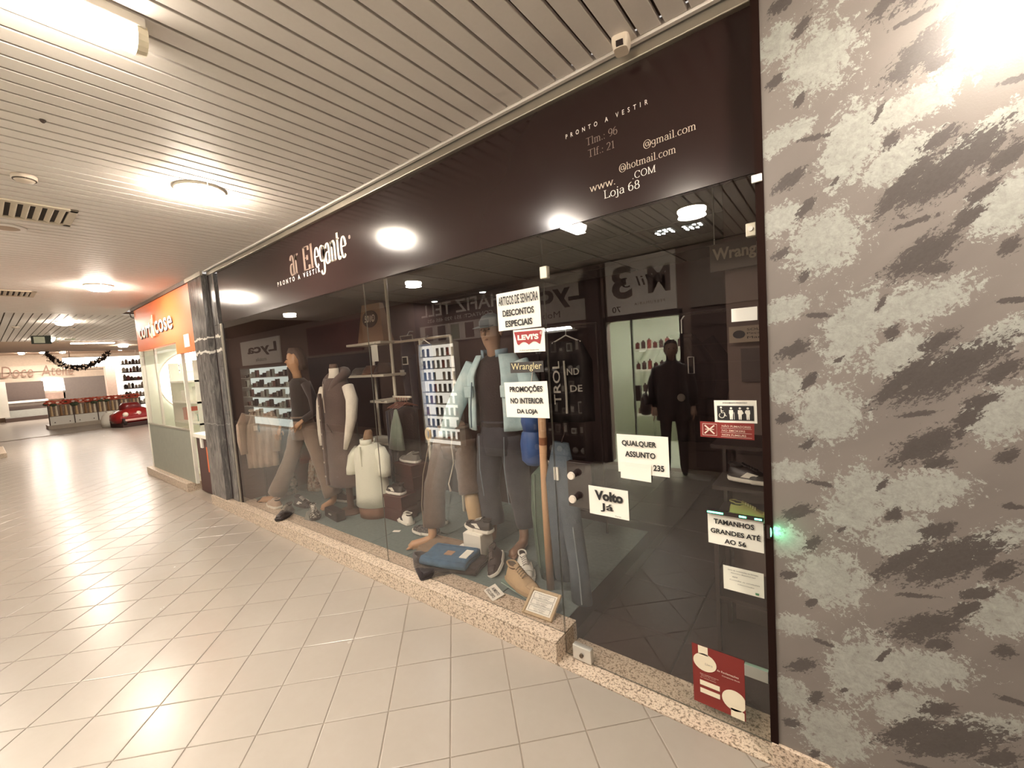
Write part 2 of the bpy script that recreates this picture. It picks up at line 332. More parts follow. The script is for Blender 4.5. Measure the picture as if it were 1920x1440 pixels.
def roman(s, parent, m, org, w, u=(1, 0, 0), v=(0, 0, 1), thick=.085, thin=.035, xs=1.0, h=None, depth=.0012, name='lettering', track=0.02):
    vs = []; fs = []; x = 0
    def rib(pts):
        k = len(vs); m_ = len(pts)
        for i, p in enumerate(pts):
            a = pts[max(i - 1, 0)]; b = pts[min(i + 1, m_ - 1)]; dx, dy = b[0] - a[0], b[1] - a[1]; L = math.hypot(dx, dy) or 1
            hw = (thin + (thick - thin) * abs(dy / L) ** 1.5) / 2; nx, ny = -dy / L * hw, dx / L * hw
            vs.append(Vector((x + p[0] + nx, p[1] + ny, 0))); vs.append(Vector((x + p[0] - nx, p[1] - ny, 0)))
        for i in range(m_ - 1): fs.append((k + 2 * i, k + 2 * i + 1, k + 2 * i + 3, k + 2 * i + 2))
    for ch in s:
        wd, st, sf = GL[ch]
        for p in st: rib([(q[0] * xs, q[1]) for q in p])
        for sx, sy, hw in sf: rib([((sx - hw) * xs, sy + (.012 if sy < .2 else -.012)), ((sx + hw) * xs, sy + (.012 if sy < .2 else -.012))])
        x += wd * xs + track
    x0 = min(q.x for q in vs); x1 = max(q.x for q in vs)
    sc_ = w / (x1 - x0); org = Vector(org)
    hh = h if h else sc_
    # keep the baseline on org: bounds measured from y = 0
    ymin = min(q.y for q in vs); ymax = max(q.y for q in vs); sv = (h / .68) if h else sc_
    return lay(vs, fs, (x0, x1, ymin, ymax), parent, m, org + Vector(v) * ymin * sv, u, v, w, (ymax - ymin) * sv, depth, name)
# ================================================================== THE SETTING
YG = 1.868       # outer face of the shop glass
ZC = 2.95        # ceiling slats
# ---- floor: grout bed, ceramic tiles laid diagonally
floor = struct(G().box(-22, -2.0, -.05, 6, 1.90, -.004).box(-22, 1.90, -.05, -6.4, 9, -.004).box(-40, -4, -.05, -22, 9, 0).build('floor', [GROUT, TILE]))
for p in floor.data.polygons:
    if p.center.x < -22.01: p.material_index = 1
TA = math.radians(134.356); ea = Vector((math.sin(TA), math.cos(TA), 0)); eb = Vector((math.cos(TA), -math.sin(TA), 0)); T0 = Vector((-1.733, 1.498, 0)); TS = .2995
hw = TS / 2 - .0022
def tile_mesh(name, poly):
    g = G(); n = len(poly); c = sum((Vector(p) for p in poly), Vector()) / n
    ins = [p + (c - p).normalized() * .005 for p in poly]
    vs = [Vector((p.x, p.y, -.02)) for p in poly] + [Vector((p.x, p.y, -.0015)) for p in poly] + [Vector((p.x, p.y, 0)) for p in ins]
    fs = [tuple(range(2 * n, 3 * n))]
    for i in range(n):
        j = (i + 1) % n; fs += [(i, j, n + j, n + i), (n + i, n + j, 2 * n + j, 2 * n + i)]
    me = bpy.data.meshes.new(name); me.from_pydata(vs, [], fs); me.materials.append(TILE); return me
SQ = [ea * hw + eb * hw, -ea * hw + eb * hw, -ea * hw - eb * hw, ea * hw - eb * hw]
if (SQ[1] - SQ[0]).cross(SQ[2] - SQ[1]).z < 0: SQ.reverse()
full = tile_mesh('floor_tile', SQ)
def clip(poly, lim):
    out = []
    for i in range(len(poly)):
        a, b = poly[i], poly[(i + 1) % len(poly)]
        if a.y <= lim: out.append(a)
        if (a.y <= lim) != (b.y <= lim): out.append(a + (b - a) * ((lim - a.y) / (b.y - a.y)))
    return out
tiles = []
for i in range(-90, 30):
    for j in range(-60, 60):
        c = T0 + ea * (i + .5) * TS + eb * (j + .5) * TS
        if not (-21.7 < c.x < 2.5 and -1.8 < c.y < 5.0): continue
        if c.x > -9.95 and c.y > 1.772 + .21: continue
        if c.x <= -9.95 and c.y > 4.5: continue
        q = c - CAMP; dz = q.dot(CF); vis = False
        if dz > .2:
            sx = 960 + FPX * q.dot(CR) / dz; sy = 720 - FPX * q.dot(CU) / dz; vis = -160 < sx < 2000 and 0 < sy < 1650
        tiles.append((0 if vis else 1, q.length, c))
tiles.sort(key=lambda t: (t[0], t[1])); rest = G(); made = 0
for vis, d, c in tiles:
    poly = [p.copy() for p in SQ]; cut = False
    if c.x > -9.95 and c.y + TS > 1.772:
        w_ = clip([p + c for p in poly], 1.770); cut = len(w_) != 4 or any((a - b - c).length > 1e-6 for a, b in zip(w_, poly))
        if len(w_) < 3: continue
        poly = [p - c for p in w_]
    if vis == 0 and made < 300:
        o = bpy.data.objects.new('floor_tile', tile_mesh('floor_tile_cut', poly) if cut else full); COL.objects.link(o); o.location = c; o.parent = floor; made += 1
    else:
        n = len(poly); cc = sum(poly, Vector()) / n; ins = [p + (cc - p).normalized() * .005 for p in poly]
        rest.add([p + c - Vector((0, 0, .003)) for p in poly] + [p + c for p in ins], [tuple(range(n, 2 * n))] + [(k, (k + 1) % n, n + (k + 1) % n, n + k) for k in range(n)])
o = rest.build('floor_tiles_beyond', TILE, floor); o['kind'] = 'stuff'

# ---- ceiling: dark backing, enamelled slats across the corridor
ceil = struct(G().box(-10.62, -2.0, 2.985, 6, 1.80, 3.02).box(-17.1, -4, 2.985, -10.62, 8, 3.02).build('ceiling', mat('#6b5546', .9)))
SP = .0985; XS = -1.105
sl = G().box(-SP / 2 + .0065, -2.0, ZC, SP / 2 - .0065, 1.80, ZC + .018).build('ceiling_slat', SLAT, ceil, bev=.003)
first = True
for k in range(-96, 40):
    x = XS + (k + .5) * SP
    if x > 2.2 or x < -10.55: continue
    o = sl if first else sl.copy()
    if not first: COL.objects.link(o); o.parent = ceil
    first = False; o.location = (x, 0, 0)
g = G().box(-17.0, -SP / 2 + .006, ZC, -10.66, SP / 2 - .006, ZC + .018).build('ceiling_slat', SLAT, ceil)
first = True
for k in range(-8, 52):
    o = g if first else g.copy()
    if not first: COL.objects.link(o); o.parent = ceil
    first = False; o.location = (0, .365 + k * .103, 0)
G().box(-10.66, -2, ZC - .002, -10.56, 8, ZC + .02).build('ceiling_joint_strip', SLAT, ceil)
G().box(-22, -4, ZC, -17.0, 9, 3.3).build('ceiling_soffit', mat('#c3ab97', .6), ceil)
G().box(2.2, -2, ZC, 6, 1.8, ZC + .03).build('ceiling_end_panel', SLAT, ceil)
G().box(-40, -4, 3.62, -22, 9, 3.7).build('ceiling_hall_panel', mat('#b49a86', .6), ceil)
# aluminium edge profile
tr = struct(G().box(-5.98, 1.835, 2.898, 6, 1.866, ZC + .0).build('trim_1', ALU, bev=.004))
G().box(-5.98, 1.803, ZC - .012, 6, 1.822, ZC + .03).build('shadow_profile', SLAT, tr)
G().box(-5.98, 1.822, ZC + .005, 6, 1.836, ZC + .03).build('shadow_gap', DARK, tr)

# ---- plinth, threshold, display platform
pl = struct(G().box(-6.53, 1.772, -.02, -1.198, 2.0, .110).build('plinth_1', GRANITE, bev=.004))
G().box(-6.53, 1.777, .110, -1.201, 2.0, .1155).build('mortar_joint', mat('#6f5c4c', .9, var=.4, scale=30), pl)
for k in range(5): G().box(-6.53 + k * 1.0664 + .0015, 1.772, .1155, -6.53 + (k + 1) * 1.0664 - .0015, 2.0, .122).build('sill_slab', GRANITE, pl)
struct(G().box(-1.198, 1.772, -.03, -.205, 2.02, .003).build('threshold_1', GRANITE))
CARP = mat('#6f7b78', .95, var=.22, scale=40, bump=.5); CARPD = mat('#3e302c', .95, var=.25, scale=60, bump=.5)
plat = struct(G().box(-5.75, 2.0, -.02, -1.25, 3.35, .118).build('display_platform', DARK))
for i in range(9):
    for j in range(3):
        y0 = 2.0 + j * .5 - (0 if j == 0 else 0.05); G().cham(-1.25 - (i + 1) * .5 + .002, 2.002 if j == 0 else 1.96 + j * .5, .1, -1.25 - i * .5 - .002, 2.456 if j == 0 else min(3.348, 2.456 + j * .5), .1225, .003).build('carpet_tile', CARP, plat)
sf = struct(G().box(-5.75, 2.02, -.05, -.2, 5.6, -.012).build('shop_floor', DARK))
cp = atz(1283.9, 1203.4, 0); k0 = 0
for i in range(-2, 5):
    for j in range(-1, 7):
        x1 = cp.x - (i - 1) * .5; y1 = cp.y + j * .5
        a, b = max(-5.7, x1 - .498), min(-.22, x1 - .002); c, d = max(2.022, y1 + .002), min(5.55, y1 + .498)
        if b - a < .03 or d - c < .03: continue
        if a < -1.25 and c < 3.35: 
            if b > -1.24: a = -1.248
            else: continue
        G().cham(a, c, -.011, b, d, 0.001, .006).build('carpet_tile', CARPD, sf)
# ---- glass
def pane(name, x0, x1, z0, z1, y=YG, th=.006, parent=None):
    g = G(); g.add([(x0, y, z0), (x1, y, z0), (x1, y, z1), (x0, y, z1)], [(0, 1, 2, 3)], 0)
    g.add([(x0, y, z0), (x1, y, z0), (x1, y, z1), (x0, y, z1), (x0, y + th, z0), (x1, y + th, z0), (x1, y + th, z1), (x0, y + th, z1)],
          [(4, 7, 6, 5)], 1)
    g.add([(x0, y, z0), (x1, y, z0), (x1, y, z1), (x0, y, z1), (x0, y + th, z0), (x1, y + th, z0), (x1, y + th, z1), (x0, y + th, z1)],
          [(0, 4, 5, 1), (1, 5, 6, 2), (2, 6, 7, 3), (3, 7, 4, 0)], 2)
    me = bpy.data.meshes.new(name); me.from_pydata(g.v, [], g.f)
    for m in (GLASS, CLEAR, EDGE): me.materials.append(m)
    for p, i in zip(me.polygons, g.mi): p.material_index = i
    o = bpy.data.objects.new(name, me); COL.objects.link(o); o.parent = parent; return o
EDGE = mat('#77736a', .4, 0, .5)
struct(pane('window_1', -5.72, -2.812, .1225, 2.302)); struct(pane('window_2', -2.809, -1.2, .1225, 2.302))
struct(pane('window_3', -1.194, -.213, 2.092, 2.302))
door = struct(pane('door_1', -1.194, -.213, .008, 2.084))
# black fascia
fas = struct(G().box(-5.72, YG - .004, 2.302, -.19, 1.90, 2.90).build('fascia_1', FASCIA))
struct(G().box(-.212, 1.776, .0945, -.186, 1.9, ZC - .052).build('trim_2', mat('#20120e', .85, 0, .1)))
# door hardware
hg = G().box(-1.146, YG - .014, .008, -1.036, YG + .02, .088).build('floor_lock', STEEL, door, bev=.004)
G().cyl((-1.09, YG - .014, .045), (-1.09, YG - .024, .045), .011).build('keyhole', mat('#6c6256', .3, .8), hg, smooth=False)
G().box(-.311, YG - .008, .268, -.224, YG + .012, .318).build('pivot_plate', mat('#a9aaa2', .35, .4), door, bev=.002)
cl = G().box(-.257, YG - .012, 2.070, -.222, YG + .02, 2.120).build('glass_clamp', mat('#d9d2c0', .4, .3), door, bev=.003)
G().cyl((-.24, YG - .012, 2.097), (-.24, YG - .018, 2.097), .009).build('screw_cap', STEEL, cl)
G().box(-1.206, YG - .012, 2.068, -1.164, YG + .02, 2.130).build('glass_clamp', mat('#d9d2c0', .4, .3), door, bev=.003)
for z in (1.04, .916):
    k = G().cyl((-1.075, YG, z), (-1.075, YG - .035, z), .017).build('knob_stem', BLACK, door); G().cyl((-1.075, YG - .035, z), (-1.075, YG - .047, z), .021, .018, 20).build('knob_cap', mat('#e4d9cc', .3, .2), k, smooth=False)
lk = G().box(-1.13, YG + .012, .855, -.985, YG + .05, 1.10).build('lock_box', BLACK, door, bev=.005)
tag(G().box(-.222, 1.766, 2.235, -.189, 1.7755, 2.262).build('door_contact_tab', mat('#fbfaf4', .5, var=.02), bev=.002), 'small white plastic tab on the black frame beside the mural', 'tab')
# ---- mural wall at the right
wr = struct(G().box(-.186, 1.785, .0945, 6, 2.02, ZC + .02).build('wall_right', MURAL))
struct(G().box(-.208, 1.772, -.02, 6, 2.02, .094).build('baseboard_right', GRANITE, bev=.004))
# ---- marble column at the left end
co = struct(G().box(-6.54, 1.79, .122, -6.035, 2.2, 2.93).build('column_1', MARBLE, bev=.004))
G().box(-6.035, 1.86, .122, -5.955, 2.1, 2.93).build('joint_recess', BLACK, co)
jm = G()
for z0, z1 in ((.122, .60), (.602, 1.21), (1.212, 1.79), (1.792, 2.29), (2.292, 2.90)):
    G().box(-5.955, 1.846, z0, -5.80, 2.0, z1).build('marble_slab', MARBLE, co, bev=.002)
G().box(-5.80, 1.855, .122, -5.745, 1.9, 2.30).build('jamb', ALU, co)
G().box(-5.745, 1.862, .122, -5.72, 1.9, 2.30).build('jamb_seal', BLACK, co)
G().box(-6.60, 1.775, 2.90, -5.99, 1.80, ZC).build('capital_profile', ALU, co)
# ---- shop shell
WALLD = mat('#4b3733', .85, var=.15, scale=3)
struct(G().box(-5.80, 1.90, -.02, -5.745, 5.65, 2.80).build('wall_left', WALLD)); struct(G().box(-5.8, 5.6, -.02, -.19, 5.68, 2.8).build('wall_back', WALLD))
struct(G().box(-.21, 2.02, -.02, -.188, 5.65, 2.8).build('wall_side', mat('#5a4641', .85, var=.12, scale=3)))
ci = struct(G().box(-5.8, 1.90, 2.72, -.19, 5.68, 2.80).build('ceiling_shop', mat('#4a3d38', .9)))
CT = mat('#8f8680', .85, var=.1, scale=6)
for i in range(9):
    for j in range(6):
        x0 = -5.74 + i * .615; y0 = 1.905 + j * .615
        G().box(x0 + .012, y0 + .012, 2.712, min(x0 + .603, -.215), min(y0 + .603, 5.59), 2.7205).build('ceiling_panel', CT, ci)

# ---- ceiling fittings
def downlight(x, y, z, label, power, r=.125):
    t = thing('ceiling_light', label, 'light', (x, y, z), 0, 'round ceiling lights')
    G().tube([(r + .012, 0, -.004)] * 0 + [(math.cos(a) * (r + .01), math.sin(a) * (r + .01), -.006) for a in [2 * PI * k / 32 for k in range(33)]], .012, 8, False).build('rim', mat('#e9e2d2', .4), t, smooth=True)
    G().loft([(0, 0, -.075, r * .40, r * .40), (0, 0, -.071, r * .68, r * .68), (0, 0, -.056, r * .90, r * .90), (0, 0, -.034, r, r), (0, 0, -.004, r, r)], 32).build('diffuser', LAMP, t, smooth=True)
    ld = bpy.data.lights.new('ceiling_light_bulb', 'AREA'); ld.shape = 'DISK'; ld.size = r * 2; ld.energy = power; ld.color = WARM
    lo = bpy.data.objects.new('bulb', ld); COL.objects.link(lo); lo.parent = t; lo.location = (0, 0, -.08)
    return t
row = [(.58, 1.06, 'round bright ceiling light above the mural at the right'), (-3.385, 1.06, 'large round ceiling light nearest the fascia, first of the row'), (-7.47, 1.10, 'second round ceiling light along the shop row'),
       (-11.89, 1.19, 'third round ceiling light, on the crosswise slats'), (-16.2, 1.28, 'fourth round ceiling light, beside the exit sign'),
       (-1.03, -.53, 'round ceiling light mirrored in the glass above the door'), (-5.2, -.62, 'round ceiling light in the row on the opposite side'), (-9.4, -.62, 'far round ceiling light in the row on the opposite side'), (4.6, 1.06, 'round ceiling light further along behind the viewer')]
for x, y, lb in row: downlight(x, y, ZC, lb, LIGHT_W)
# fluorescent batten
t = thing('tube_light', 'long white fluorescent batten on the ceiling slats', 'light', (-1.955, .20, ZC))
G().box(-.055, -.29, -.035, .055, .29, 0).build('housing', mat('#d9d2c6', .4), t, bev=.004)
G().tube([(0, -.29, -.05), (0, .265, -.05)], .052, 18).build('diffuser', LAMP_T, t, smooth=False)
G().tube([(0, .265, -.05), (0, .295, -.05)], [.054, .050], 18).build('end_cap', mat('#f0e6cc', .4), t)
ld = bpy.data.lights.new('tube', 'AREA'); ld.shape = 'RECTANGLE'; ld.size = .1; ld.size_y = .55; ld.energy = 22; ld.color = WARM
lo = bpy.data.objects.new('tube_bulb', ld); COL.objects.link(lo); lo.parent = t; lo.location = (0, 0, -.112)
def vent(x0, x1, y0, y1, lb):
    t = thing('air_vent', lb, 'vent', ((x0 + x1) / 2, (y0 + y1) / 2, ZC), 0, 'ceiling air vents'); a, b = (x1 - x0) / 2, (y1 - y0) / 2
    fr = mat('#c9bda9', .5)
    G().box(-a, -b, -.012, -a + .045, b, 0).box(a - .045, -b, -.012, a, b, 0).box(-a, -b, -.012, a, -b + .045, 0).box(-a, b - .045, -.012, a, b, 0).build('frame', fr, t, bev=.003)
    G().box(-a + .04, -b + .04, -.002, a - .04, b - .04, .0).build('backing', mat('#2b221d', .9), t)
    n = 13; dy = (2 * b - .1) / n
    for k in range(n): y = -b + .05 + (k + .5) * dy; G().add([(-a + .04, y - dy * .2, -.003), (a - .04, y - dy * .2, -.003), (a - .04, y + dy * .25, -.012), (-a + .04, y + dy * .25, -.012), (-a + .04, y - dy * .1, -.002), (a - .04, y - dy * .1, -.002), (a - .04, y + dy * .33, -.010), (-a + .04, y + dy * .33, -.010)], [(0, 1, 2, 3), (7, 6, 5, 4), (0, 4, 5, 1), (2, 6, 7, 3)]).build('louvre', fr, t)
vent(-4.78, -4.33, -.25, .585, 'rectangular louvred air vent nearest the viewer'); vent(-8.75, -8.25, -.1, .62, 'second louvred air vent further down the corridor')
def detector(x, y, lb, z=ZC, r=.055):
    t = thing('smoke_detector', lb, 'detector', (x, y, z), 0, 'ceiling smoke detectors')
    G().loft([(0, 0, 0, r, r), (0, 0, -.018, r, r), (0, 0, -.032, r * .72, r * .72), (0, 0, -.036, r * .5, r * .5)], 24).build('housing', mat('#d6c8b8', .45), t, smooth=True)
    G().tube([(math.cos(a) * r * .86, math.sin(a) * r * .86, -.024) for a in [2 * PI * k / 24 for k in range(25)]], .004, 6, False).build('slot', mat('#4b4038', .8), t)
detector(-3.815, .301, 'white smoke detector between the slats near the vent'); detector(-13.0, .62, 'small dark smoke detector at the far left ceiling'); detector(-13.3, 1.44, 'small dark smoke detector under the crosswise slats')
t = thing('ceiling_speaker', 'pale round grille set in the ceiling beside the vent', 'speaker', (-5.08, .27, ZC)); G().loft([(0, 0, -.001, .11, .11), (0, 0, -.01, .105, .105), (0, 0, -.013, .08, .08)], 28).build('rim', SLAT, t, smooth=True); G().loft([(0, 0, -.012, .078, .078), (0, 0, -.015, .06, .06)], 24).build('grille', mat('#b09c8b', .7), t)
tag(G().loft([(0, 0, 0, .012, .012), (0, 0, -.008, .010, .010), (0, 0, -.014, .004, .004)], 12).build('sprinkler_hole', mat('#3a2d26', .8), loc=(-2.963, .319, ZC)), 'small dark plug in a ceiling slat', 'plug')
t = thing('motion_sensor', 'small white sensor box at the ceiling edge above the fascia', 'sensor', (-.675, 1.765, ZC), .2)
G().loft([(0, 0, 0, .036, .04), (0, 0, -.02, .036, .04), (0, -.004, -.05, .028, .032)], 4 * 4, sq=.5).build('housing', mat('#f3e6d3', .45), t, smooth=False); G().box(-.014, -.044, -.046, .014, -.03, -.026).build('lens', BLACK, t)

# ================================================================== NEIGHBOUR SHOP (orange sign) at the left
ORG = mat('#e8743a', .45, var=.05); 
t = thing('orange_shop_sign', 'orange fascia sign of the alterations shop beyond the marble column', 'sign', (-8.1, 1.80, 2.2))
G().prism([(-1.45, 0), (.72, 0), (.72, -.17), (1.55, -.17), (1.55, .70), (-1.45, .70)], 0, .05).build('panel', ORG, t)
LT = mat('#efe3cc', .4)
OUTL = mat('#53301f', .5)
for off, m_, dp in ((.014, OUTL, .004), (0, LT, .012)):
    text('cort', t, m_, (-1.22 + off, 0, .19 + off * -1), w=.78, h=.22 + .0, depth=dp, bold=.012, name='letters'); text('cose', t, m_, (-.22 + off, 0, .20 - off), w=.92, h=.19, depth=dp, bold=.012, name='letters')
for a, b in (((-.40, .16), (-.28, .50)), ((-.26, .17), (-.36, .44)), ((-.42, .34), (-.24, .38))):
    G().tube([(a[0], -.012, a[1]), ((a[0] + b[0]) / 2 + .02, -.014, (a[1] + b[1]) / 2), (b[0], -.012, b[1])], [.018, .022, .008], 8).build('emblem_stroke', LT, t)
G().box(1.12, -.004, -.10, 1.34, 0, .07).build('paper_note', PAPER, t)
tr2 = struct(G().box(-9.7, 1.78, 2.90, -6.6, 1.83, ZC).build('trim_3', mat('#5b4a3f', .5))); G().tube([(-9.55, 1.78, 2.90), (-9.62, 1.76, 2.86), (-9.62, 1.77, 2.80), (-9.55, 1.79, 2.78)], .008, 8).build('cable_loop', BLACK, tr2)
struct(G().box(-9.95, 1.78, -.02, -7.6, 2.1, .12).build('plinth_2', GRANITE, bev=.006))
GPAN = mat('#8f9184', .4, .1)
struct(G().box(-9.80, 1.86, .12, -7.45, 1.90, .905).build('wall_shop_panel', GPAN)); struct(G().box(-9.80, 1.852, .905, -7.45, 1.90, .925).build('trim_4', ALU))
struct(pane('window_4', -9.78, -7.46, .925, 2.22, 1.862)); wf = struct(G().box(-9.84, 1.855, .12, -9.78, 1.91, 2.25).box(-7.46, 1.858, .12, -7.43, 1.90, 2.25).build('trim_5', WHITE))
G().box(-8.95, 1.872, .93, -8.89, 1.90, 2.22).build('mullion', WHITE, wf)
struct(G().box(-9.8, 1.91, -.02, -9.76, 4.0, 2.8).build('wall_shop_end', mat('#c9d2c0', .7))); struct(G().box(-9.8, 3.6, -.02, -6.5, 3.66, 2.8).build('wall_shop_back', mat('#d9dccb', .7)))
struct(G().box(-9.9, 1.95, -.03, -6.5, 3.6, .012).build('floor_neighbour', mat('#e6dfd0', .4))); struct(G().box(-9.8, 1.9, 2.7, -6.5, 3.6, 2.76).build('ceiling_neighbour', mat('#d9d3c4', .8)))
shelfm = mat('#e9ebdd', .5)
t = thing('display_shelf', 'white stepped shelf unit behind the green tinted glass', 'shelf', (-8.7, 2.35, .012))
for z in (.9, 1.25, 1.6): G().box(-.75, -.2, z, .65, .2, z + .03).build('shelf_board', shelfm, t)
for x in (-.73, .62): G().box(x, -.2, 0, x + .03, .2, 1.95).build('side_panel', shelfm, t)
for k, (x, z, w_, h_, c) in enumerate([(-.5, .93, .16, .22, '#c56a5b'), (-.1, .93, .2, .16, '#e9e6da'), (.3, .93, .24, .12, '#8aa08f'), (-.4, 1.28, .3, .18, '#f0eee4'), (.2, 1.28, .22, .24, '#dfe4d4'), (-.2, 1.63, .2, .18, '#b8c7b4')]):
    tg = thing('storage_box', ['small red box', 'cream box', 'flat green box', 'wide white box', 'tall pale box', 'sage box'][k] + ' on the shelf behind the green tinted glass', 'box', (-8.7 + x, 2.35, .012 + z)); G().box(-w_ / 2, -.1, 0, w_ / 2, .1, h_ * .8).build('body', mat(c, .6), tg, bev=.004); G().box(-w_ / 2 - .004, -.104, h_ * .8, w_ / 2 + .004, .104, h_).build('lid', mat(c, .6), tg, bev=.004)
t = thing('window_number_sticker', 'oval white number sticker on the green tinted glass', 'sticker', (-7.60, 1.8605, 1.84)); G().prism([(.05 * math.cos(a), .085 * math.sin(a)) for a in [2 * PI * k / 24 for k in range(24)]], -.001, 0).build('disc', PAPER, t); text('2', t, INK, (0, -.001, 0), h=.09, align='C')
t = thing('round_light_panel', 'big round glowing white panel inside the alterations shop', 'light', (-9.72, 2.62, 1.62), -PI / 2 + PI); G().tube([(0, 0, 0), (0, -.04, 0)], .58, 40).build('panel', m_emit('#fff6e8', 5.0, 'glow_panel'), t); G().tube([(math.cos(a) * .58, -.04, math.sin(a) * .58) for a in [2 * PI * k / 40 for k in range(41)]], .012, 8, False).build('rim', WHITE, t)
ld = bpy.data.lights.new('neighbour_lamp', 'AREA'); ld.size = .8; ld.energy = 45; ld.color = (1, .95, .88); lo = bpy.data.objects.new('neighbour_lamp', ld); COL.objects.link(lo); lo.location = (-8.2, 2.8, 2.68)
t = thing('shop_counter', 'dark service counter with white top and orange door', 'counter', (-7.0, 1.915, .0125)); BRN = mat('#4a2b28', .5)
G().box(-.42, 0, 0, .41, .4, .80).build('body', BRN, t); G().box(-.44, -.03, .80, .42, .42, .86).build('worktop', WHITE, t, bev=.006); G().box(-.02, -.006, .32, .36, 0, .68).build('door_panel', ORG, t); G().box(-.20, -.02, .66, -.12, .0, .80).build('bracket', WHITE, t)
t = thing('sewing_machine', 'white and black sewing machine on the service counter', 'sewing machine', (-7.05, 2.2, .8725))
G().box(-.2, -.08, 0, .2, .08, .06).build('base', WHITE, t, bev=.01); G().box(.1, -.06, .06, .2, .06, .3).build('column', WHITE, t, bev=.01); G().box(-.2, -.055, .22, .2, .055, .31).build('arm', WHITE, t, bev=.015); G().box(-.2, -.05, .1, -.13, .05, .24).build('head', BLACK, t, bev=.008); G().cyl((.205, 0, .25), (.23, 0, .25), .045).build('hand_wheel', BLACK, t)

# ================================================================== FAR HALL
def wtag(o, *a): return tag(o, *a)
WX = -36.0
struct(G().box(WX - .2, -4, 0, WX, 9, 3.7).build('wall_far', mat('#c8b5a2', .7)))
def farbox(px0, py0, px1, py1, x, dx, name, m, parent, **kw):
    a = atx(px0, py1, x); b = atx(px1, py0, x); o = parent.location
    return G().box(-dx / 2, a.y - o.y, a.z - o.z, dx / 2, b.y - o.y, b.z - o.z).build(name, m, parent, **kw)
t = thing('cafe_sign', 'long cream sign with brown lettering Doce Atelie', 'sign', (WX + .1, 2.4, 2.4)); farbox(-12, 680, 200, 700, WX + .1, .1, 'panel', mat('#cdbba8', .6), t)
BR = mat('#8a6a58', .5)
a = atx(3, 711, WX + .16); b = atx(76, 680, WX + .16); o_ = t.location
text('Doce', t, BR, (.06, a.y - o_.y, a.z - o_.z + .05), u=(0, 1, 0), w=b.y - a.y - .35, h=.62, skew=.1); a = atx(78, 707, WX + .16); b = atx(134, 680, WX + .16); text('Atelie', t, BR, (.06, a.y - o_.y, a.z - o_.z + .05), u=(0, 1, 0), w=b.y - a.y, h=.62, skew=.1)
t = thing('cafe_kitchen', 'dim cafe serving hatch under the cream sign', 'kitchen', (WX + .3, 1.8, 0)); KD = mat('#5d4f49', .6); SB0 = mat('#4a3a33', .6)
farbox(4, 714, 80, 782, WX + .2, .2, 'back_panel', KD, t); farbox(38, 731, 79, 752, WX + .4, .1, 'screen', mat('#3a2521', .4), t); farbox(10, 731, 30, 755, WX + .42, .12, 'fridge', mat('#9aa09a', .4, .3), t); farbox(30, 720, 70, 730, WX + .42, .1, 'extractor_hood', mat('#8b7d73', .4, .4), t)
t = thing('cafe_counter', 'long grey cafe counter with a glazed top at far left', 'counter', (WX + 1.2, 1.6, 0)); farbox(10, 764, 90, 786, WX + 1.3, .6, 'body', mat('#9fa09a', .5), t); a = atx(10, 786, WX + 1.3); b = atx(90, 786, WX + 1.3); G().box(-.15, a.y - 1.6, 0, .35, b.y - 1.6, max(a.z, b.z) + .02).build('kick_plate', SB0, t); farbox(14, 753, 88, 764, WX + 1.3, .5, 'glass_front', mat('#6d645d', .2), t); farbox(12, 751, 90, 754, WX + 1.3, .55, 'top', WHITE, t)
tag(farbox(-8, 716, 9, 785, WX + 2.3, .4, 'white_column', WHITE, thing('white_pillar', 'bright white pillar at the far left edge', 'pillar', (WX + 2.3, .7, 0))))
t = thing('lit_window', 'bright white backlit window panes under the cream sign', 'window', (WX + .2, 3.0, 0)); 
for k in range(3): farbox(80 + k * 13.3, 709, 92.5 + k * 13.3, 733, WX + .2, .1, 'pane', m_emit('#fffaf0', 3.2, 'backlit_pane'), t)
farbox(80, 735, 122, 750, WX + .3, .1, 'pastry_display', mat('#a88d80', .6, var=.4, scale=6), t)
t = thing('notice_wall', 'dark grey partition pinned with white notices', 'partition', (WX + .2, 4.6, 0)); farbox(122, 703, 212, 760, WX + .2, .1, 'panel', mat('#6f655f', .6), t)
for q in ((152, 724, 162, 733), (168, 730, 172, 736), (162, 734, 172, 739), (186, 721, 195, 727), (190, 738, 199, 745), (202, 733, 211, 738), (161, 711, 168, 717), (184, 705, 193, 709)): farbox(*q, WX + .3, .04, 'notice', PAPER, t)
t = thing('pink_column', 'pale pink column with a small red plate', 'pillar', (-31, 4.3, 0)); farbox(206, 686, 231, 770, -31, .5, 'shaft', mat('#dcbfae', .6), t); farbox(211, 712, 219, 716, -30.7, .06, 'plate', mat('#b06a62', .5), t); farbox(211, 684, 221, 694, -30.7, .08, 'lamp_box', mat('#6f5d55', .5), t)
ROWN = ['lowest', 'second', 'third', 'fourth', 'fifth', 'sixth', 'seventh', 'top']; ORDN = ['first', 'second', 'third', 'fourth', 'fifth', 'sixth', 'seventh', 'eighth', 'ninth', 'tenth', 'eleventh', 'twelfth']
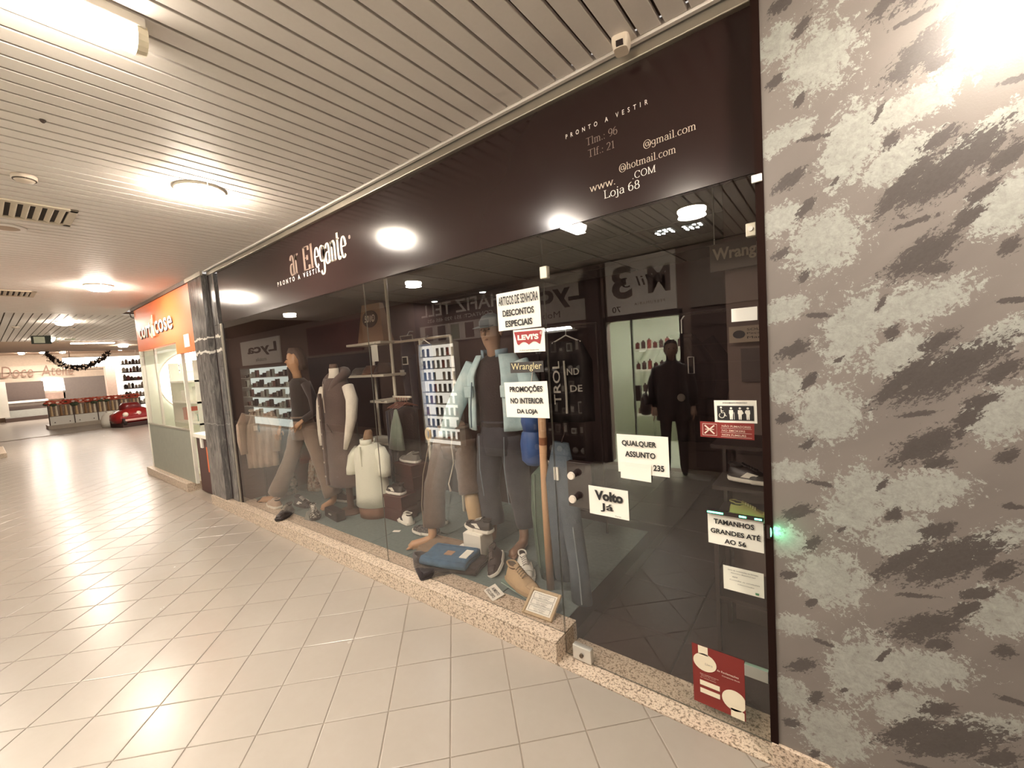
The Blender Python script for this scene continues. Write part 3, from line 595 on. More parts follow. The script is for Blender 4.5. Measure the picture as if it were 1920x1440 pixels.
# brightly lit stall with shelves of goods
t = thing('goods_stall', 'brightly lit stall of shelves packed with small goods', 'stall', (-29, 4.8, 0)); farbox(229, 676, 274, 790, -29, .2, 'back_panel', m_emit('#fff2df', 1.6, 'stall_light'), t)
SB = mat('#4a3a33', .6)
sy0 = atx(229, 700, -28.8).y; sy1 = atx(274, 700, -28.8).y; SZ = [.55 + .42 * k for k in range(6)]
for z in SZ: G().box(.05, sy0 - 4.8, z - .05, .45, sy1 - 4.8, z).build('shelf_board', SB, t)
for r in range(6):
    for c in range(7):
        h_ = random.uniform(.14, .3); cn, cc = random.choice([('brown', '#5a4238'), ('red', '#8a3f3a'), ('cream', '#cfc3b3'), ('grey brown', '#7c6a5e'), ('dark', '#3f332e'), ('white', '#e9dfcf'), ('tan', '#a8917c')]); w_ = random.uniform(.05, .085)
        tt = thing('shop_goods', '%s item on the %s shelf of the bright stall, %s from the left' % (cn, ROWN[r], ORDN[c]), 'goods', (-28.75, sy0 + (sy1 - sy0) * (c + .5) / 7, SZ[r]), 0, 'goods on the far stall shelves'); G().loft([(0, 0, 0, .07, w_), (0, 0, h_ * .75, .07, w_), (0, 0, h_ * .85, .04, w_ * .6)], 8, sq=.5).build('body', mat(cc, .6), tt); G().box(-.03, -w_ * .5, h_ * .85, .03, w_ * .5, h_).build('lid', SB, tt)
# flower counter with a garland
CX = -25.0
t = thing('flower_counter', 'low glazed counter with white panels topped by red flowers', 'counter', (CX, 2.7, 0)); a = atx(95, 803, CX); b = atx(240, 792, CX); y0 = a.y - 2.7; y1 = b.y + .5 - 2.7
G().box(-.9, y0 - .06, 0, .08, y1, .16).build('base', mat('#b7ab9a', .5), t)
n = 4; wd = (y1 - y0) / n
for k in range(n):
    G().box(-.02, y0 + k * wd + .015, .16, .02, y0 + (k + 1) * wd - .015, .50).build('white_panel', WHITE, t)
    pg = G().box(-.015, y0 + k * wd + .015, .50, .015, y0 + (k + 1) * wd - .015, .98).build('glass_panel', mat('#8a7664', .25, var=.5, scale=14), t)
    for q in range(5): G().cyl((.03, y0 + (k + .12 + q * .19) * wd, .52), (.03, y0 + (k + .12 + q * .19) * wd, .94), .045, .03, 8).build('gold_ornament', mat(['#d8b98c', '#efe0c4', '#a07a54'][q % 3], .4, .2), t)
for k in range(n + 1): G().box(-.03, y0 + k * wd - .015, .16, .035, y0 + k * wd + .015, 1.0).build('post', SB, t)
for k in range(n):
    for q in (.2, .8): G().cyl((.02, y0 + (k + q) * wd, .26), (.04, y0 + (k + q) * wd, .26), .02, n=8).build('knob', SB, t)
gs = G(); 
for k in range(46):
    yy = y0 - .1 + (y1 - y0 + .1) * k / 45; rr = random.uniform(.07, .12)
    if k % 3 == 1: gs.sph((random.uniform(-.1, .08), yy, 1.0 + random.uniform(-.06, .05)), (rr, rr * 1.2, rr * .7), 8, 6)
o = gs.build('leaf_garland', mat('#4f5a44', .8, var=.4, scale=20), t)
for k in range(13):
    yy = y0 + (y1 - y0) * (k + .3) / 13; f = G()
    for p_ in range(6):
        a = 2 * PI * p_ / 6; f.sph((.08 + .06 * math.sin(a), yy + .11 * math.cos(a), 1.07 + .07 * math.sin(a)), (.05, .075, .045), 6, 4)
    f.build('poinsettia', mat(['#d8674f', '#e5917a', '#c04f3c'][k % 3], .7), t)
# red kiddie car
t = thing('toy_car_ride', 'shiny red coin operated toy car ride', 'toy car', (-21.6, 3.55, 0), .25); RD = mat('#8f1f1f', .25, coat=.4); 
G().box(-.45, -.42, 0, .45, .55, .16).build('base', mat('#3c2421', .6), t, bev=.02)
G().loft([(0, .05, .16, .42, .55), (0, .05, .30, .48, .60), (0, .05, .48, .46, .58), (0, .12, .62, .36, .42), (0, .15, .70, .2, .28)], 24, sq=.7).build('body', RD, t, smooth=True)
G().loft([(-.1, .1, .62, .3, .34), (-.1, .1, .80, .26, .3), (-.1, .1, .90, .2, .22)], 20, sq=.7).build('cabin', mat('#6b1f1f', .3), t, smooth=True)
for yy in (-.28, .12): G().sph((.40, yy, .48), (.08, .09, .09), 12, 8).build('headlamp', mat('#efe0cf', .2), t, smooth=True)
for xx in (-.35, .35):
    for yy in (-.35, .45): G().cyl((xx, yy - .05, .2), (xx, yy + .05, .2), .15, n=20).build('wheel', BLACK, t)
G().box(.42, -.35, .22, .5, .45, .30).build('bumper', mat('#d9a9a0', .3), t, bev=.02)
t = thing('white_bag', 'white wrapped bundle beside the red toy car', 'bag', (-22.6, 3.15, .0)); G().loft([(0, 0, 0, .22, .26), (0, 0, .2, .27, .3), (0, 0, .42, .22, .24), (0, 0, .55, .1, .12)], 16, wob=.04).build('sack', WHITE, t, smooth=True); G().loft([(0, 0, .53, .06, .07), (0, 0, .60, .1, .11)], 14, wob=.1).build('knot', WHITE, t, smooth=True)
# hanging garland with lights
GX = -21.8; t = thing('hanging_garland', 'dark evergreen garland with white baubles sagging from the ceiling', 'garland', tuple(atx(145, 662, GX)))
oo = Vector(t.location); pts = []
for k in range(29):
    u_ = k / 28; px_ = 86 + u_ * 118; py_ = 663 + 27 * (1 - (2 * u_ - 1) ** 2) - 2 * u_; pts.append(atx(px_, py_, GX) - oo)
G().tube(pts, .035, 8).build('rope', mat('#2e1f1a', .9), t)
lf = G()
for k in range(900):
    i = random.randrange(28); p = pts[i].lerp(pts[i + 1], random.random()); d = Vector((random.gauss(0, 1), random.gauss(0, 1), random.gauss(0, 1))).normalized(); L = random.uniform(.09, .17); s_ = d.cross(Vector((0, 0, 1))).normalized() * .03
    lf.add([p, p + d * L * .5 + s_, p + d * L, p + d * L * .5 - s_ + Vector((0, 0, .01))], [(0, 1, 2), (0, 2, 3)])
o = lf.build('needles', mat('#33221c', .9), t); o['kind'] = 'stuff'
for k in range(26):
    i = random.randrange(2, 27); p = pts[i] + Vector((random.uniform(.08, .15), random.uniform(-.1, .1), random.uniform(-.14, .06))); G().sph(p, .032, 8, 6).build('bauble', mat('#f0dcc8', .3), t, smooth=True)
# bright light strip over the far stalls, exit sign, far lamps
t = thing('light_strip', 'long glowing white strip above the far stalls', 'light', (-30, 4.5, 2.9)); 
a = atx(196, 692, -30); b = atx(262, 667, -30); a2 = atx(120, 695, -30); G().box(-.1, a2.y - 4.5, a.z - 2.9 + .15, .1, b.y + .8 - 4.5, b.z - 2.9).build('diffuser', m_emit('#fff6ea', 6.0, 'strip_glow'), t); G().box(-.14, a2.y - 4.5, b.z - 2.9, .12, b.y + .8 - 4.5, b.z - 2.86).box(-.02, -1.5, b.z - 2.87, .02, -1.46, .72).box(-.02, 1.0, b.z - 2.87, .02, 1.04, .72).build('housing', mat('#cbb7a4', .6), t)
t = thing('exit_sign', 'dark green exit sign with running figure and arrow', 'sign', (-15.2, 1.08, 2.875)); a = atx(60, 650, -15.2); b = atx(96, 638, -15.2); 
G().box(-.03, a.y - 1.08, -.12, .03, b.y - 1.08, .074).build('box', mat('#2c332a', .6), t); L = b.y - a.y; o_ = a.y - 1.08
G().box(.03, o_ + .04, -.10, .034, o_ + .22, .05).build('door_symbol', mat('#c9cfb9', .5), t)
r = G(); r.M = Matrix.Translation((.034, o_ + .40, -.03)); r.sph((0, .02, .06), .018, 8, 6).tube([(0, .01, .035), (0, -.01, -.01), (0, .04, -.04), (0, .03, -.06)], .010, 6).tube([(0, -.01, -.01), (0, -.05, -.05)], .010, 6).tube([(0, .01, .03), (0, .05, .01)], .008, 6); r.build('running_figure', mat('#c9cfb9', .5), t)
G().prism([(o_ + .55, -.03), (o_ + .68, -.03), (o_ + .68, -.06), (o_ + .75, -.01), (o_ + .68, .03), (o_ + .68, .0), (o_ + .55, .0)], .034, .038, 'x').build('arrow', mat('#c9cfb9', .5), t)
t = thing('surface_light', 'flat rectangular lamp on the crosswise ceiling slats', 'light', tuple(atz(181, 641, ZC))); G().box(-.12, -.55, -.03, .12, .40, 0).build('housing', mat('#d8c8b4', .5), t); G().box(-.10, -.53, -.045, .10, .38, -.03).build('diffuser', LAMP_T, t)
ld = bpy.data.lights.new('surface_lamp', 'AREA'); ld.size = .5; ld.energy = 20; ld.color = WARM; lo = bpy.data.objects.new('surface_lamp_bulb', ld); COL.objects.link(lo); lo.parent = t; lo.location = (0, 0, -.06)
for k, (px, py) in enumerate([(40, 662), (100, 668), (55, 675), (48, 680), (12, 684), (30, 690), (128, 684), (95, 686)]):
    p = atz(px, py, 3.61); p.x = max(p.x, -34 + k * .3)
    downlight(p.x, p.y, 3.61, 'round ceiling light over the far cafe hall, %s from the left' % ORDN[[4, 6, 5, 3, 0, 1, 7, 2][k]], 16, .11)
for k, (x, y) in enumerate(((-14, 4.5), (-19, 3.2), (-19, 6))): downlight(x, y, ZC, ['round ceiling light on the crosswise slats behind the orange shop', 'round ceiling light on the soffit before the garland', 'round ceiling light on the soffit hidden behind the orange shop'][k], 10)
# kiosk corner at the very left edge
t = thing('kiosk_plinth', 'granite kerb corner with a glass post at the far left edge', 'kerb', tuple(atz(14, 858, 0))); G().box(-2.2, -1.0, 0, 0, 0, .12).build('kerb', GRANITE, t, bev=.01); G().box(-2.1, -.95, .12, -.35, -.12, 2.2).build('glass_box', mat('#cfcabb', .25), t)
# ================================================================== WRITING ON THE FASCIA
YF = YG - .0042
SILV = mat('#d8c8b6', .4, .0, var=.08); SILD = mat('#8f7b70', .4, .0, var=.06); WLT = mat('#f3ece4', .5, var=.02)
fl = thing('shop_name_lettering', 'large cream serif lettering ar Elegante on the black fascia', 'lettering', (-3.45, YF, 2.535))
roman('ar', fl, SILD, (-3.925 + 3.45, 0, .012), .175, thick=.10, thin=.03, xs=.62, h=.255); roman('El', fl, SILD, (-3.668 + 3.45, 0, .012), .175, thick=.10, thin=.03, xs=.62, h=.20)  # these letters catch less light; the dimness is put into their darker colour
roman('egante', fl, SILV, (-3.478 + 3.45, 0, .004), .505, thick=.105, thin=.03, xs=.62, h=.235)
text('®', fl, SILV, (-2.94 + 3.45, 0, .125), h=.028)
fl = thing('tagline_lettering', 'spaced small white capitals PRONTO A VESTIR under the large shop name', 'lettering', (-4.2, YF, 2.492))
text('PRONTO A VESTIR', fl, WLT, (0, 0, 0), w=.80, h=.042, bold=.02, space=1.9)
fl = thing('tagline_lettering', 'spaced small white capitals PRONTO A VESTIR above the contact lines', 'lettering', (-1.011, YF, 2.708)); text('PRONTO A VESTIR', fl, WLT, (0, 0, 0), w=.402, h=.021, bold=.01, space=2.4)
for s, x0, x1, z, h, m_, lb in (('Tlm.: 96', -.905, -.750, 2.639, .033, SILD, 'grey serif line Tlm.: 96 on the fascia'), ('Tlf.: 21', -.898, -.768, 2.583, .033, SILD, 'grey serif line Tlf.: 21 on the fascia'),
    ('@gmail.com', -.636, -.422, 2.534, .030, SILV, 'cream serif line @gmail.com on the fascia'), ('@hotmail.com', -.750, -.503, 2.471, .030, SILV, 'cream serif line @hotmail.com on the fascia'),
    ('.COM', -.690, -.588, 2.421, .029, WLT, 'white serif .COM on the fascia'), ('www.', -.900, -.773, 2.424, .033, SILV, 'cream serif www. on the fascia'), ('Loja 68', -.830, -.660, 2.375, .036, WLT, 'white serif shop number Loja 68 on the fascia')):
    fl = thing('contact_lettering', lb, 'lettering', (x0, YF, z)); roman(s, fl, m_, (0, 0, 0), x1 - x0, thick=.078, thin=.034, h=h)

# ================================================================== PAPERS AND STICKERS ON THE GLASS
def paper(name, label, cat, x0, x1, z0, z1, tilt=0, m=PAPER, y=YG, curl=.003, th=.0007, part='sheet'):
    """a sheet on the outside of the glass; local frame: x along the glass, z up, centred"""
    t = thing(name, label, cat, ((x0 + x1) / 2, y - .0012, (z0 + z1) / 2), 0, None, 0, tilt)
    w_, h_ = (x1 - x0) / 2, (z1 - z0) / 2
    grid = [[(w_ * (j / 3 - 1), -curl * ((j / 3 - 1) ** 2 * .5 + (i / 2 - 1) ** 4 * .5) * (1 if j else .2), h_ * (1 - i / 2)) for j in range(7)] for i in range(5)]
    G().sheet(grid, th).build(part, m, t)
    t['w'] = w_; t['h'] = h_; del t['w'], t['h']
    return t, w_, h_
def lines(t, rows, m=INK, y=-.0045):
    for s, cx, cz, w_, h_, b in rows: text(s, t, m, (cx, y, cz), w=w_, h=h_, bold=b, align='C', depth=.0003)
t, a, b = paper('paper_notice', 'white paper reading ARTIGOS DE SENHORA DESCONTOS ESPECIAIS on the window', 'notice', -1.517, -1.222, 1.823, 2.034, .0)
lines(t, [('ARTIGOS DE SENHORA', .004, .060, .272, .050, .012), ('DESCONTOS', .0, -.010, .215, .036, .03), ('ESPECIAIS', .0, -.070, .185, .036, .03)])
t, a, b = paper('brand_sticker', 'white and red dealer sticker with wing shaped emblem', 'sticker', -1.415, -1.206, 1.692, 1.817, .02, curl=.001)
RED = mat('#9c2f31', .5, var=.05)
bat = [(-.098, .052), (.080, .052), (.092, .048), (.074, -.018)] + [(.070 - .07 * k / 8, -.022 + .016 * math.sin(PI * k / 8)) for k in range(9)] + [(-.0 - .068 * k / 8, -.022 + .016 * math.sin(PI * k / 8)) for k in range(1, 9)] + [(-.078, -.016)]
G().prism(bat, -.0026, -.0022).build('emblem', RED, t); lines(t, [("LEVI'S", -.004, .020, .140, .030, .05)], WHITE, -.003); lines(t, [('Authorized Dealership', .0, -.052, .13, .010, 0)], y=-.003)
text('®', t, WHITE, (.075, -.003, .028), h=.018, depth=.0003)
t, a, b = paper('paper_notice', 'white paper reading PROMOÇÕES NO INTERIOR DA LOJA on the window', 'notice', -1.503, -1.207, 1.328, 1.529, -.012)
lines(t, [('PROMOÇÕES', .004, .060, .225, .045, .03), ('NO INTERIOR', .004, -.005, .225, .032, .03), ('DA LOJA', .004, -.068, .140, .032, .03)])
t, a, b = paper('paper_notice', 'white paper reading QUALQUER ASSUNTO on the glass door', 'notice', -.830, -.586, 1.083, 1.268, 0)
lines(t, [('QUALQUER', -.014, .050, .165, .030, .03), ('ASSUNTO', -.010, .0, .145, .028, .03), ('235', .075, -.055, .05, .028, .03)])
t, a, b = paper('paper_patch', 'blank white paper slip hanging over the number on the door notice', 'paper', -.816, -.668, 1.053, 1.135, .03, y=YG - .006, curl=.002)
t, a, b = paper('paper_notice', 'white paper reading Volto Já beside the door knobs', 'notice', -.998, -.787, .845, .992, .0)
lines(t, [('Volto', .004, .030, .150, .050, .05), ('Já', -.008, -.030, .070, .045, .02), ('Porto', .05, -.063, .03, .006, 0)])
t, a, b = paper('priority_sticker', 'white priority service sticker with four white figures on black', 'sticker', -.392, -.238, 1.344, 1.436, -.01, curl=.0005)
lines(t, [('ATENDIMENTO PRIORITÁRIO', 0, .037, .09, .007, .01)], y=-.002); G().box(-.066, -.0022, -.036, .066, -.0016, .024).build('black_panel', INK, t)
pw = G(); Y_ = -.003
def fig(cx, belly=0, stick=0, arm=0):
    g = G(); g.M = Matrix.Translation((cx, Y_, -.006)); g.sph((0, 0, .020), (.0045, .0006, .0045), 10, 6)
    g.prism([(-.007, .013), (.007, .013), (.008 + belly, .0), (.006, -.006), (.005, -.026), (.001, -.026), (0, -.010), (-.001, -.026), (-.005, -.026), (-.006, -.006), (-.008, 0)], -.0005, .0003)
    if stick: g.prism([(.010, .004), (.0115, .004), (.0115, -.026), (.010, -.026)], -.0005, .0003)
    if arm: g.prism([(-.007, .011), (-.010, .009), (-.010, .0), (.006, -.002), (.006, .002), (-.007, .003)], -.0008, -.0004)
    return g
fig(-.014, 0, 1).build('figure', WHITE, t); fig(.018, .005).build('figure', WHITE, t); fig(.046, 0, 0, 1).build('figure', WHITE, t)
g = G(); g.M = Matrix.Translation((-.047, Y_, -.008)); g.sph((-.004, 0, .025), (.004, .0006, .004), 10, 6).tube([(-.004, 0, .018), (-.003, 0, .003), (.008, 0, .003), (.012, 0, -.010), (.016, 0, -.010)], .0016, 6).tube([(.010 * math.cos(q) - .002, 0, -.008 + .010 * math.sin(q)) for q in [2.2 + k * .35 for k in range(14)]], .0014, 6).tube([(-.004, 0, .011), (.005, 0, .010)], .0014, 6); g.build('wheelchair_figure', WHITE, t)
t, a, b = paper('no_smoking_sticker', 'red no smoking sticker in three languages on the glass door', 'sticker', -.450, -.249, 1.278, 1.344, .01, m=mat('#862c29', .45), curl=.0005)
LTT = mat('#e7d3c4', .5); lines(t, [('NÃO FUMADORES', .036, .019, .105, .010, .01), ('NO SMOKERS', .026, 0, .085, .008, .01), ('NON FUMEURS', .028, -.018, .088, .008, .01)], LTT, -.002)
g = G()
for z in (.0095, -.0085, -.026): g.box(-.020, -.0022, z - .0006, .092, -.0017, z + .0006)
g.build('rule_lines', LTT, t); g = G().tube([(-.090, -.002, -.024), (-.090, -.002, .024), (-.036, -.002, .024), (-.036, -.002, -.024), (-.090, -.002, -.024)], .0012, 6); g.build('square_border', LTT, t)
G().tube([(-.082, -.003, -.017), (-.045, -.003, .018)], .003, 6).tube([(-.082, -.003, .018), (-.045, -.003, -.017)], .003, 6).tube([(-.080, -.003, .001), (-.046, -.003, .001)], .0018, 6).build('crossed_cigarette', LTT, t)
t, a, b = paper('paper_notice', 'white paper reading TAMANHOS GRANDES ATÉ AO 56 low on the door', 'notice', -.434, -.227, .818, .948, .0)
lines(t, [('TAMANHOS', -.004, .036, .150, .022, .03), ('GRANDES ATÉ', .0, -.004, .185, .026, .03), ('AO 56', .0, -.044, .080, .021, .03)])
t, a, b = paper('small_notice', 'small printed notice with tiny text below the large sizes paper', 'notice', -.380, -.231, .627, .731, 0, m=mat('#e9e8da', .6), curl=.001)
lines(t, [('Livro de reclamações no formato', 0, .038, .11, .007, 0), ('eletrónico disponível aqui', 0, .026, .09, .006, 0), ('www', -.03, .010, .02, .005, 0), ('Consulte as condições', .005, -.004, .11, .006, 0), ('informação', .01, -.018, .06, .005, 0)], y=-.003); G().loft([(.05, -.003, -.045, .006, .0008), (.05, -.003, -.036, .007, .0008)], 12).build('green_logo', mat('#5d8f6a', .5), t)
t, a, b = paper('red_poster', 'dark red complaints book poster with cream ovals low on the door', 'poster', -.521, -.312, .055, .330, 0, m=mat('#7f2824', .5, var=.05), curl=.0008)
CRM = mat('#f0e6cd', .55, var=.03)
def oval(cx, cz, rx, rz, xmax=9): return [(min(xmax, cx + rx * math.cos(q)), cz + rz * math.sin(q)) for q in [2 * PI * k / 28 for k in range(28)]]
G().prism([(-.078, .098), (-.038, .098), (-.038, .1375), (-.078, .1375)], -.003, -.002).build('cream_square', CRM, t); G().prism(oval(-.052, .064, .048, .041), -.003, -.002).build('cream_oval', CRM, t)
G().prism(oval(.062, -.062, .048, .046, .1035), -.003, -.002).build('cream_oval', CRM, t); G().prism([(.048, -.1375), (.1, -.1375), (.1, -.104), (.09, -.098), (.048, -.098)], -.003, -.002).build('cream_square', CRM, t)
for z in (-.035, -.072): G().box(-.075, -.003, z - .011, .006, -.002, z + .011).build('cream_box', CRM, t)
lines(t, [('Livro', -.035, .060, .03, .010, 0)], mat('#8b8478', .6), -.0042); lines(t, [('de Reclamações', .040, .050, .085, .011, .01), ('Complaints Book', .052, .034, .07, .007, .01), ('Este estabelecimento', -.035, .008, .075, .005, 0), ('dispõe de livro', -.04, .0, .06, .005, 0), ('de reclamações', -.04, -.009, .065, .005, 0)], LTT, -.0042)
t, a, b = paper('blank_white_card', 'blank bright white card at the upper right of the door', 'card', -.317, -.227, 1.751, 1.803, .01, curl=.0005, m=mat('#fbfaf2', .5, var=.01))
t, a, b = paper('brand_strip', 'dark strip sticker with cream lettering between the two window papers', 'sticker', -1.452, -1.227, 1.580, 1.640, 0, m=mat('#3b3634', .5), curl=.0003); lines(t, [('Wrangler', 0, 0, .205, .048, .0)], mat('#d9cf9f', .5), -.002)
# framed notice on the sill
t = thing('framed_notice', 'small wood framed notice leaning on the glass above the granite sill', 'frame', (-1.415, 1.862, .1225), 0, None, 0, 0)
g = G(); WD = mat('#b79f7c', .5, var=.25, scale=18)
t.location = (-1.409, 1.897, .1236); t.rotation_euler = (-1.0, 0, .05)
W2, H2 = .104, .165
for nm, q in (('frame_side', (-W2, 0, -W2 + .018, H2)), ('frame_side', (W2 - .018, 0, W2, H2)), ('frame_bottom', (-W2 + .018, 0, W2 - .018, .018)), ('frame_top', (-W2 + .018, H2 - .018, W2 - .018, H2))): G().box(q[0], -.012, q[1], q[2], .004, q[3]).build(nm, WD, t, bev=.003)
G().box(-W2 + .015, -.003, .015, W2 - .015, .002, H2 - .015).build('sheet', PAPER, t)
for k, z in enumerate((.122, .083, .044)):
    g = G(); x = .072
    for q in ((-x, z - .016, x, z - .0148), (-x, z + .0148, x, z + .016), (-x, z - .016, -x + .0015, z + .016), (x - .0015, z - .016, x, z + .016)): g.box(q[0], -.0042, q[1], q[2], -.0032, q[3])
    g.build('text_box', INK, t)
    for r in range(3): text(['informação', 'aos clientes', 'sem talão'][r], t, INK, (0, -.0035, z + .009 - r * .009), w=.085 - r * .01, h=.006, align='C', depth=.0005)

G().tube([(0, .004, .10), (0, .055, .012)], .006, 6).build('easel_strut', WD, t)
# ================================================================== WINDOW DISPLAY
ZP = .1226
SKIN = mat('#b98f6d', .4, var=.08); SKIND = mat('#8c6a55', .45, var=.1)
WHT = mat('#ece7db', .5, var=.04); BLKF = fabric('#2b2526'); BRF = fabric('#6b5a50'); 
def sneaker(name, label, loc, rz, up, sole, lace, lining='#3a302c', accent=None, rx=0, ry=0, sc_=1.0, shape='low', group='sneakers in the window'):
    t = thing(name, label, 'shoe', loc, rz, group, rx, ry); t.scale = (sc_, sc_ * 1.1, sc_ * .86)
    L = .295
    def hwid(u): return .030 + .019 * math.sin(min(1, u * 1.15) * PI) ** .6 * (1 if u < .6 else .92) + (.008 if .5 < u < .95 else 0)
    out = []
    for k in range(25):
        u = k / 24; out.append((u * L, hwid(u) if 0 < k < 24 else .012))
    ring = [(x, y) for x, y in out] + [(x, -y * .96) for x, y in reversed(out)]
    thick = .032 if sole != 'thin' else .024
    n = len(ring); g = G()
    def rr(z, e): return [(L / 2 + (x - L / 2) * (1 + e), y * (1 + e * 2.2), z + (.010 * max(0, (x / L - .78) / .22) ** 2) * (1 if z < .02 else .5)) for x, y in ring]
    vs = rr(0, -.01) + rr(.010, .03) + rr(thick, .02); fs = [tuple(range(n - 1, -1, -1)), tuple(range(2 * n, 3 * n))]
    for j in range(2): fs += [(j * n + i, j * n + (i + 1) % n, (j + 1) * n + (i + 1) % n, (j + 1) * n + i) for i in range(n)]
    g.add(vs, fs).build('sole', sole if not isinstance(sole, str) else WHT, t, smooth=False)
    # upper: cross sections from heel (u=0) to toe (u=1)
    prof = [(0.0, .066), (.03, .094), (.10, .104), (.22, .092), (.34, .094), (.46, .092), (.58, .076), (.70, .058), (.82, .047), (.92, .040), (.985, .024)]
    vs = []; m = 13; g = G()
    for u, hh in prof:
        w_ = hwid(max(.015, min(.985, u))) * (.97 if .03 < u < .95 else .72); x = L * (.02 + u * .965)
        for i in range(m):
            a = PI * i / (m - 1); c = math.cos(a); s_ = math.sin(a)
            vs.append((x, w_ * math.copysign(abs(c) ** .75, c) * (1 - .38 * s_ * (hh / .1)), thick - .004 + (hh - .012) * s_ ** .8))
    fs = [(j * m + i, j * m + i + 1, (j + 1) * m + i + 1, (j + 1) * m + i) for j in range(len(prof) - 1) for i in range(m - 1)]
    fs += [tuple(range(m - 1, -1, -1)), tuple(range((len(prof) - 1) * m, len(prof) * m))]
    u_ = g.add(vs, fs).build('upper', up, t, smooth=True)
    G().loft([(L * .17, 0, thick + .070, .040, .021), (L * .17, 0, thick + .0885, .043, .023), (L * .175, 0, thick + .0905, .037, .018)], 18).build('collar_lining', mat(lining, .9), t, smooth=True)
    G().tube([(L * .17 + .046 * math.cos(a), .0255 * math.sin(a), thick + .086 + .010 * (1 if math.cos(a) < -.3 else .2)) for a in [2 * PI * k / 20 for k in range(21)]], .006, 6, False).build('collar', up, u_, smooth=True)
    G().sheet([[(L * (.29 + .31 * i / 5), .017 * (j / 2 - 1) * 1.0, thick + .093 - .006 * (j / 2 - 1) ** 2 - .043 * max(0, i / 5 - .3) + (.014 if i == 0 else 0)) for j in range(5)] for i in range(6)], .005).build('tongue', up, t, smooth=True)
    for k in range(5):
        x = L * (.36 + k * .052); z = thick + .0985 - .0072 * k; G().tube([(x, .021, z - .012), (x + .004, 0, z), (x + .009, -.021, z - .012)], .0034, 6).build('lace', lace, t, smooth=True)
    if accent is not None:
        for sg in (1, -1): G().sheet([[(L * (.30 + .22 * i / 3) + .02 * j, sg * (.0445 - .002 * j), thick + .008 + .042 * j / 2 * (1 - i * .12)) for j in range(3)] for i in range(4)], .003).build('side_patch', accent, t)
    G().sheet([[(L * (.76 + .2 * i / 4), (.031 - .012 * (i / 4) ** 2) * (j / 3 - 1), thick + .0405 - .0155 * (i / 4) ** 2 - .012 * abs(j / 3 - 1) ** 2) for j in range(7)] for i in range(5)], .004).build('toe_cap', up, t, smooth=True)
    return t
def legs(t, hipz, hipc, hipr, La, Lb, m, wob=.03, belt=True, ra=(.105, .085, .075, .085), waist=.0):
    """trousers: hips and two tapering legs in one cloth surface"""
    g = G(); hx, hy = hipc; rx, ry = hipr
    g.loft([(hx, hy, hipz - .26, rx * .98, ry * 1.02), (hx, hy, hipz - .16, rx * 1.06, ry * 1.1), (hx, hy, hipz - .06, rx * .98, ry * 1.0), (hx, hy, hipz, rx * .86, ry * .9)], 22, wob=.012)
    for L in (La, Lb): 
        P = [Vector(p) for p in L]; n = 14; pts = []; rad = []
        for k in range(n):
            u = k / (n - 1) * (len(P) - 1); i = min(int(u), len(P) - 2); f = u - i; pts.append(P[i].lerp(P[i + 1], f))
            v = k / (n - 1) * (len(ra) - 1); j = min(int(v), len(ra) - 2); rad.append((ra[j] + (ra[j + 1] - ra[j]) * (v - j)) * (1 + wob * math.sin(k * 2.3)))
        g.tube(pts, rad, 16, True, 1.0)
    o = g.build('trousers', m, t, smooth=True)
    if belt: G().tube([(hx + rx * .88 * math.cos(a), hy + ry * .92 * math.sin(a), hipz) for a in [2 * PI * k / 24 for k in range(25)]], .012, 6, False).build('waistband', m, o, smooth=True)
    return o
def foot(t, p, yaw, m, s=1.0):
    g = G(); g.M = Matrix.Translation(p) @ Matrix.Rotation(yaw, 4, 'Z') @ Matrix.Scale(s, 4)
    g.tube([(0, 0, .16), (0, 0, .09), (.02, 0, .045), (.10, 0, .028), (.17, 0, .020), (.205, 0, .014)], [.036, .036, .038, .040, .042, .018], 12, True, .95)
    for k in range(5): g.tube([(.175, .030 - .015 * k, .018), (.208 - .006 * k, .031 - .015 * k, .014), (.226 - .008 * k, .031 - .015 * k, .010)], [.011 - .001 * k, .010 - .001 * k, .006], 6)
    return g.build('foot', m, t, smooth=True)
def hand(t, p, m, aim=(0, 0, -1), s=1.0, name='hand'):
    g = G(); q = Vector((0, 0, -1)).rotation_difference(Vector(aim)); g.M = Matrix.Translation(p) @ q.to_matrix().to_4x4() @ Matrix.Scale(s, 4)
    g.tube([(0, 0, .03), (0, 0, -.01), (0, 0, -.05), (0, .004, -.085)], [.024, .028, .038, .034], 10, True, .5)
    for k, L in enumerate((.062, .072, .068, .052)): x = .028 - .0185 * k; g.tube([(0, x, -.08), (.004, x * 1.08, -.08 - L * .5), (.016, x * 1.08, -.08 - L)], [.0095, .0085, .006], 6)
    g.tube([(0, .030, -.035), (.008, .048, -.060), (.012, .052, -.085)], [.012, .010, .007], 6)
    return g.build(name, m, t, smooth=True)

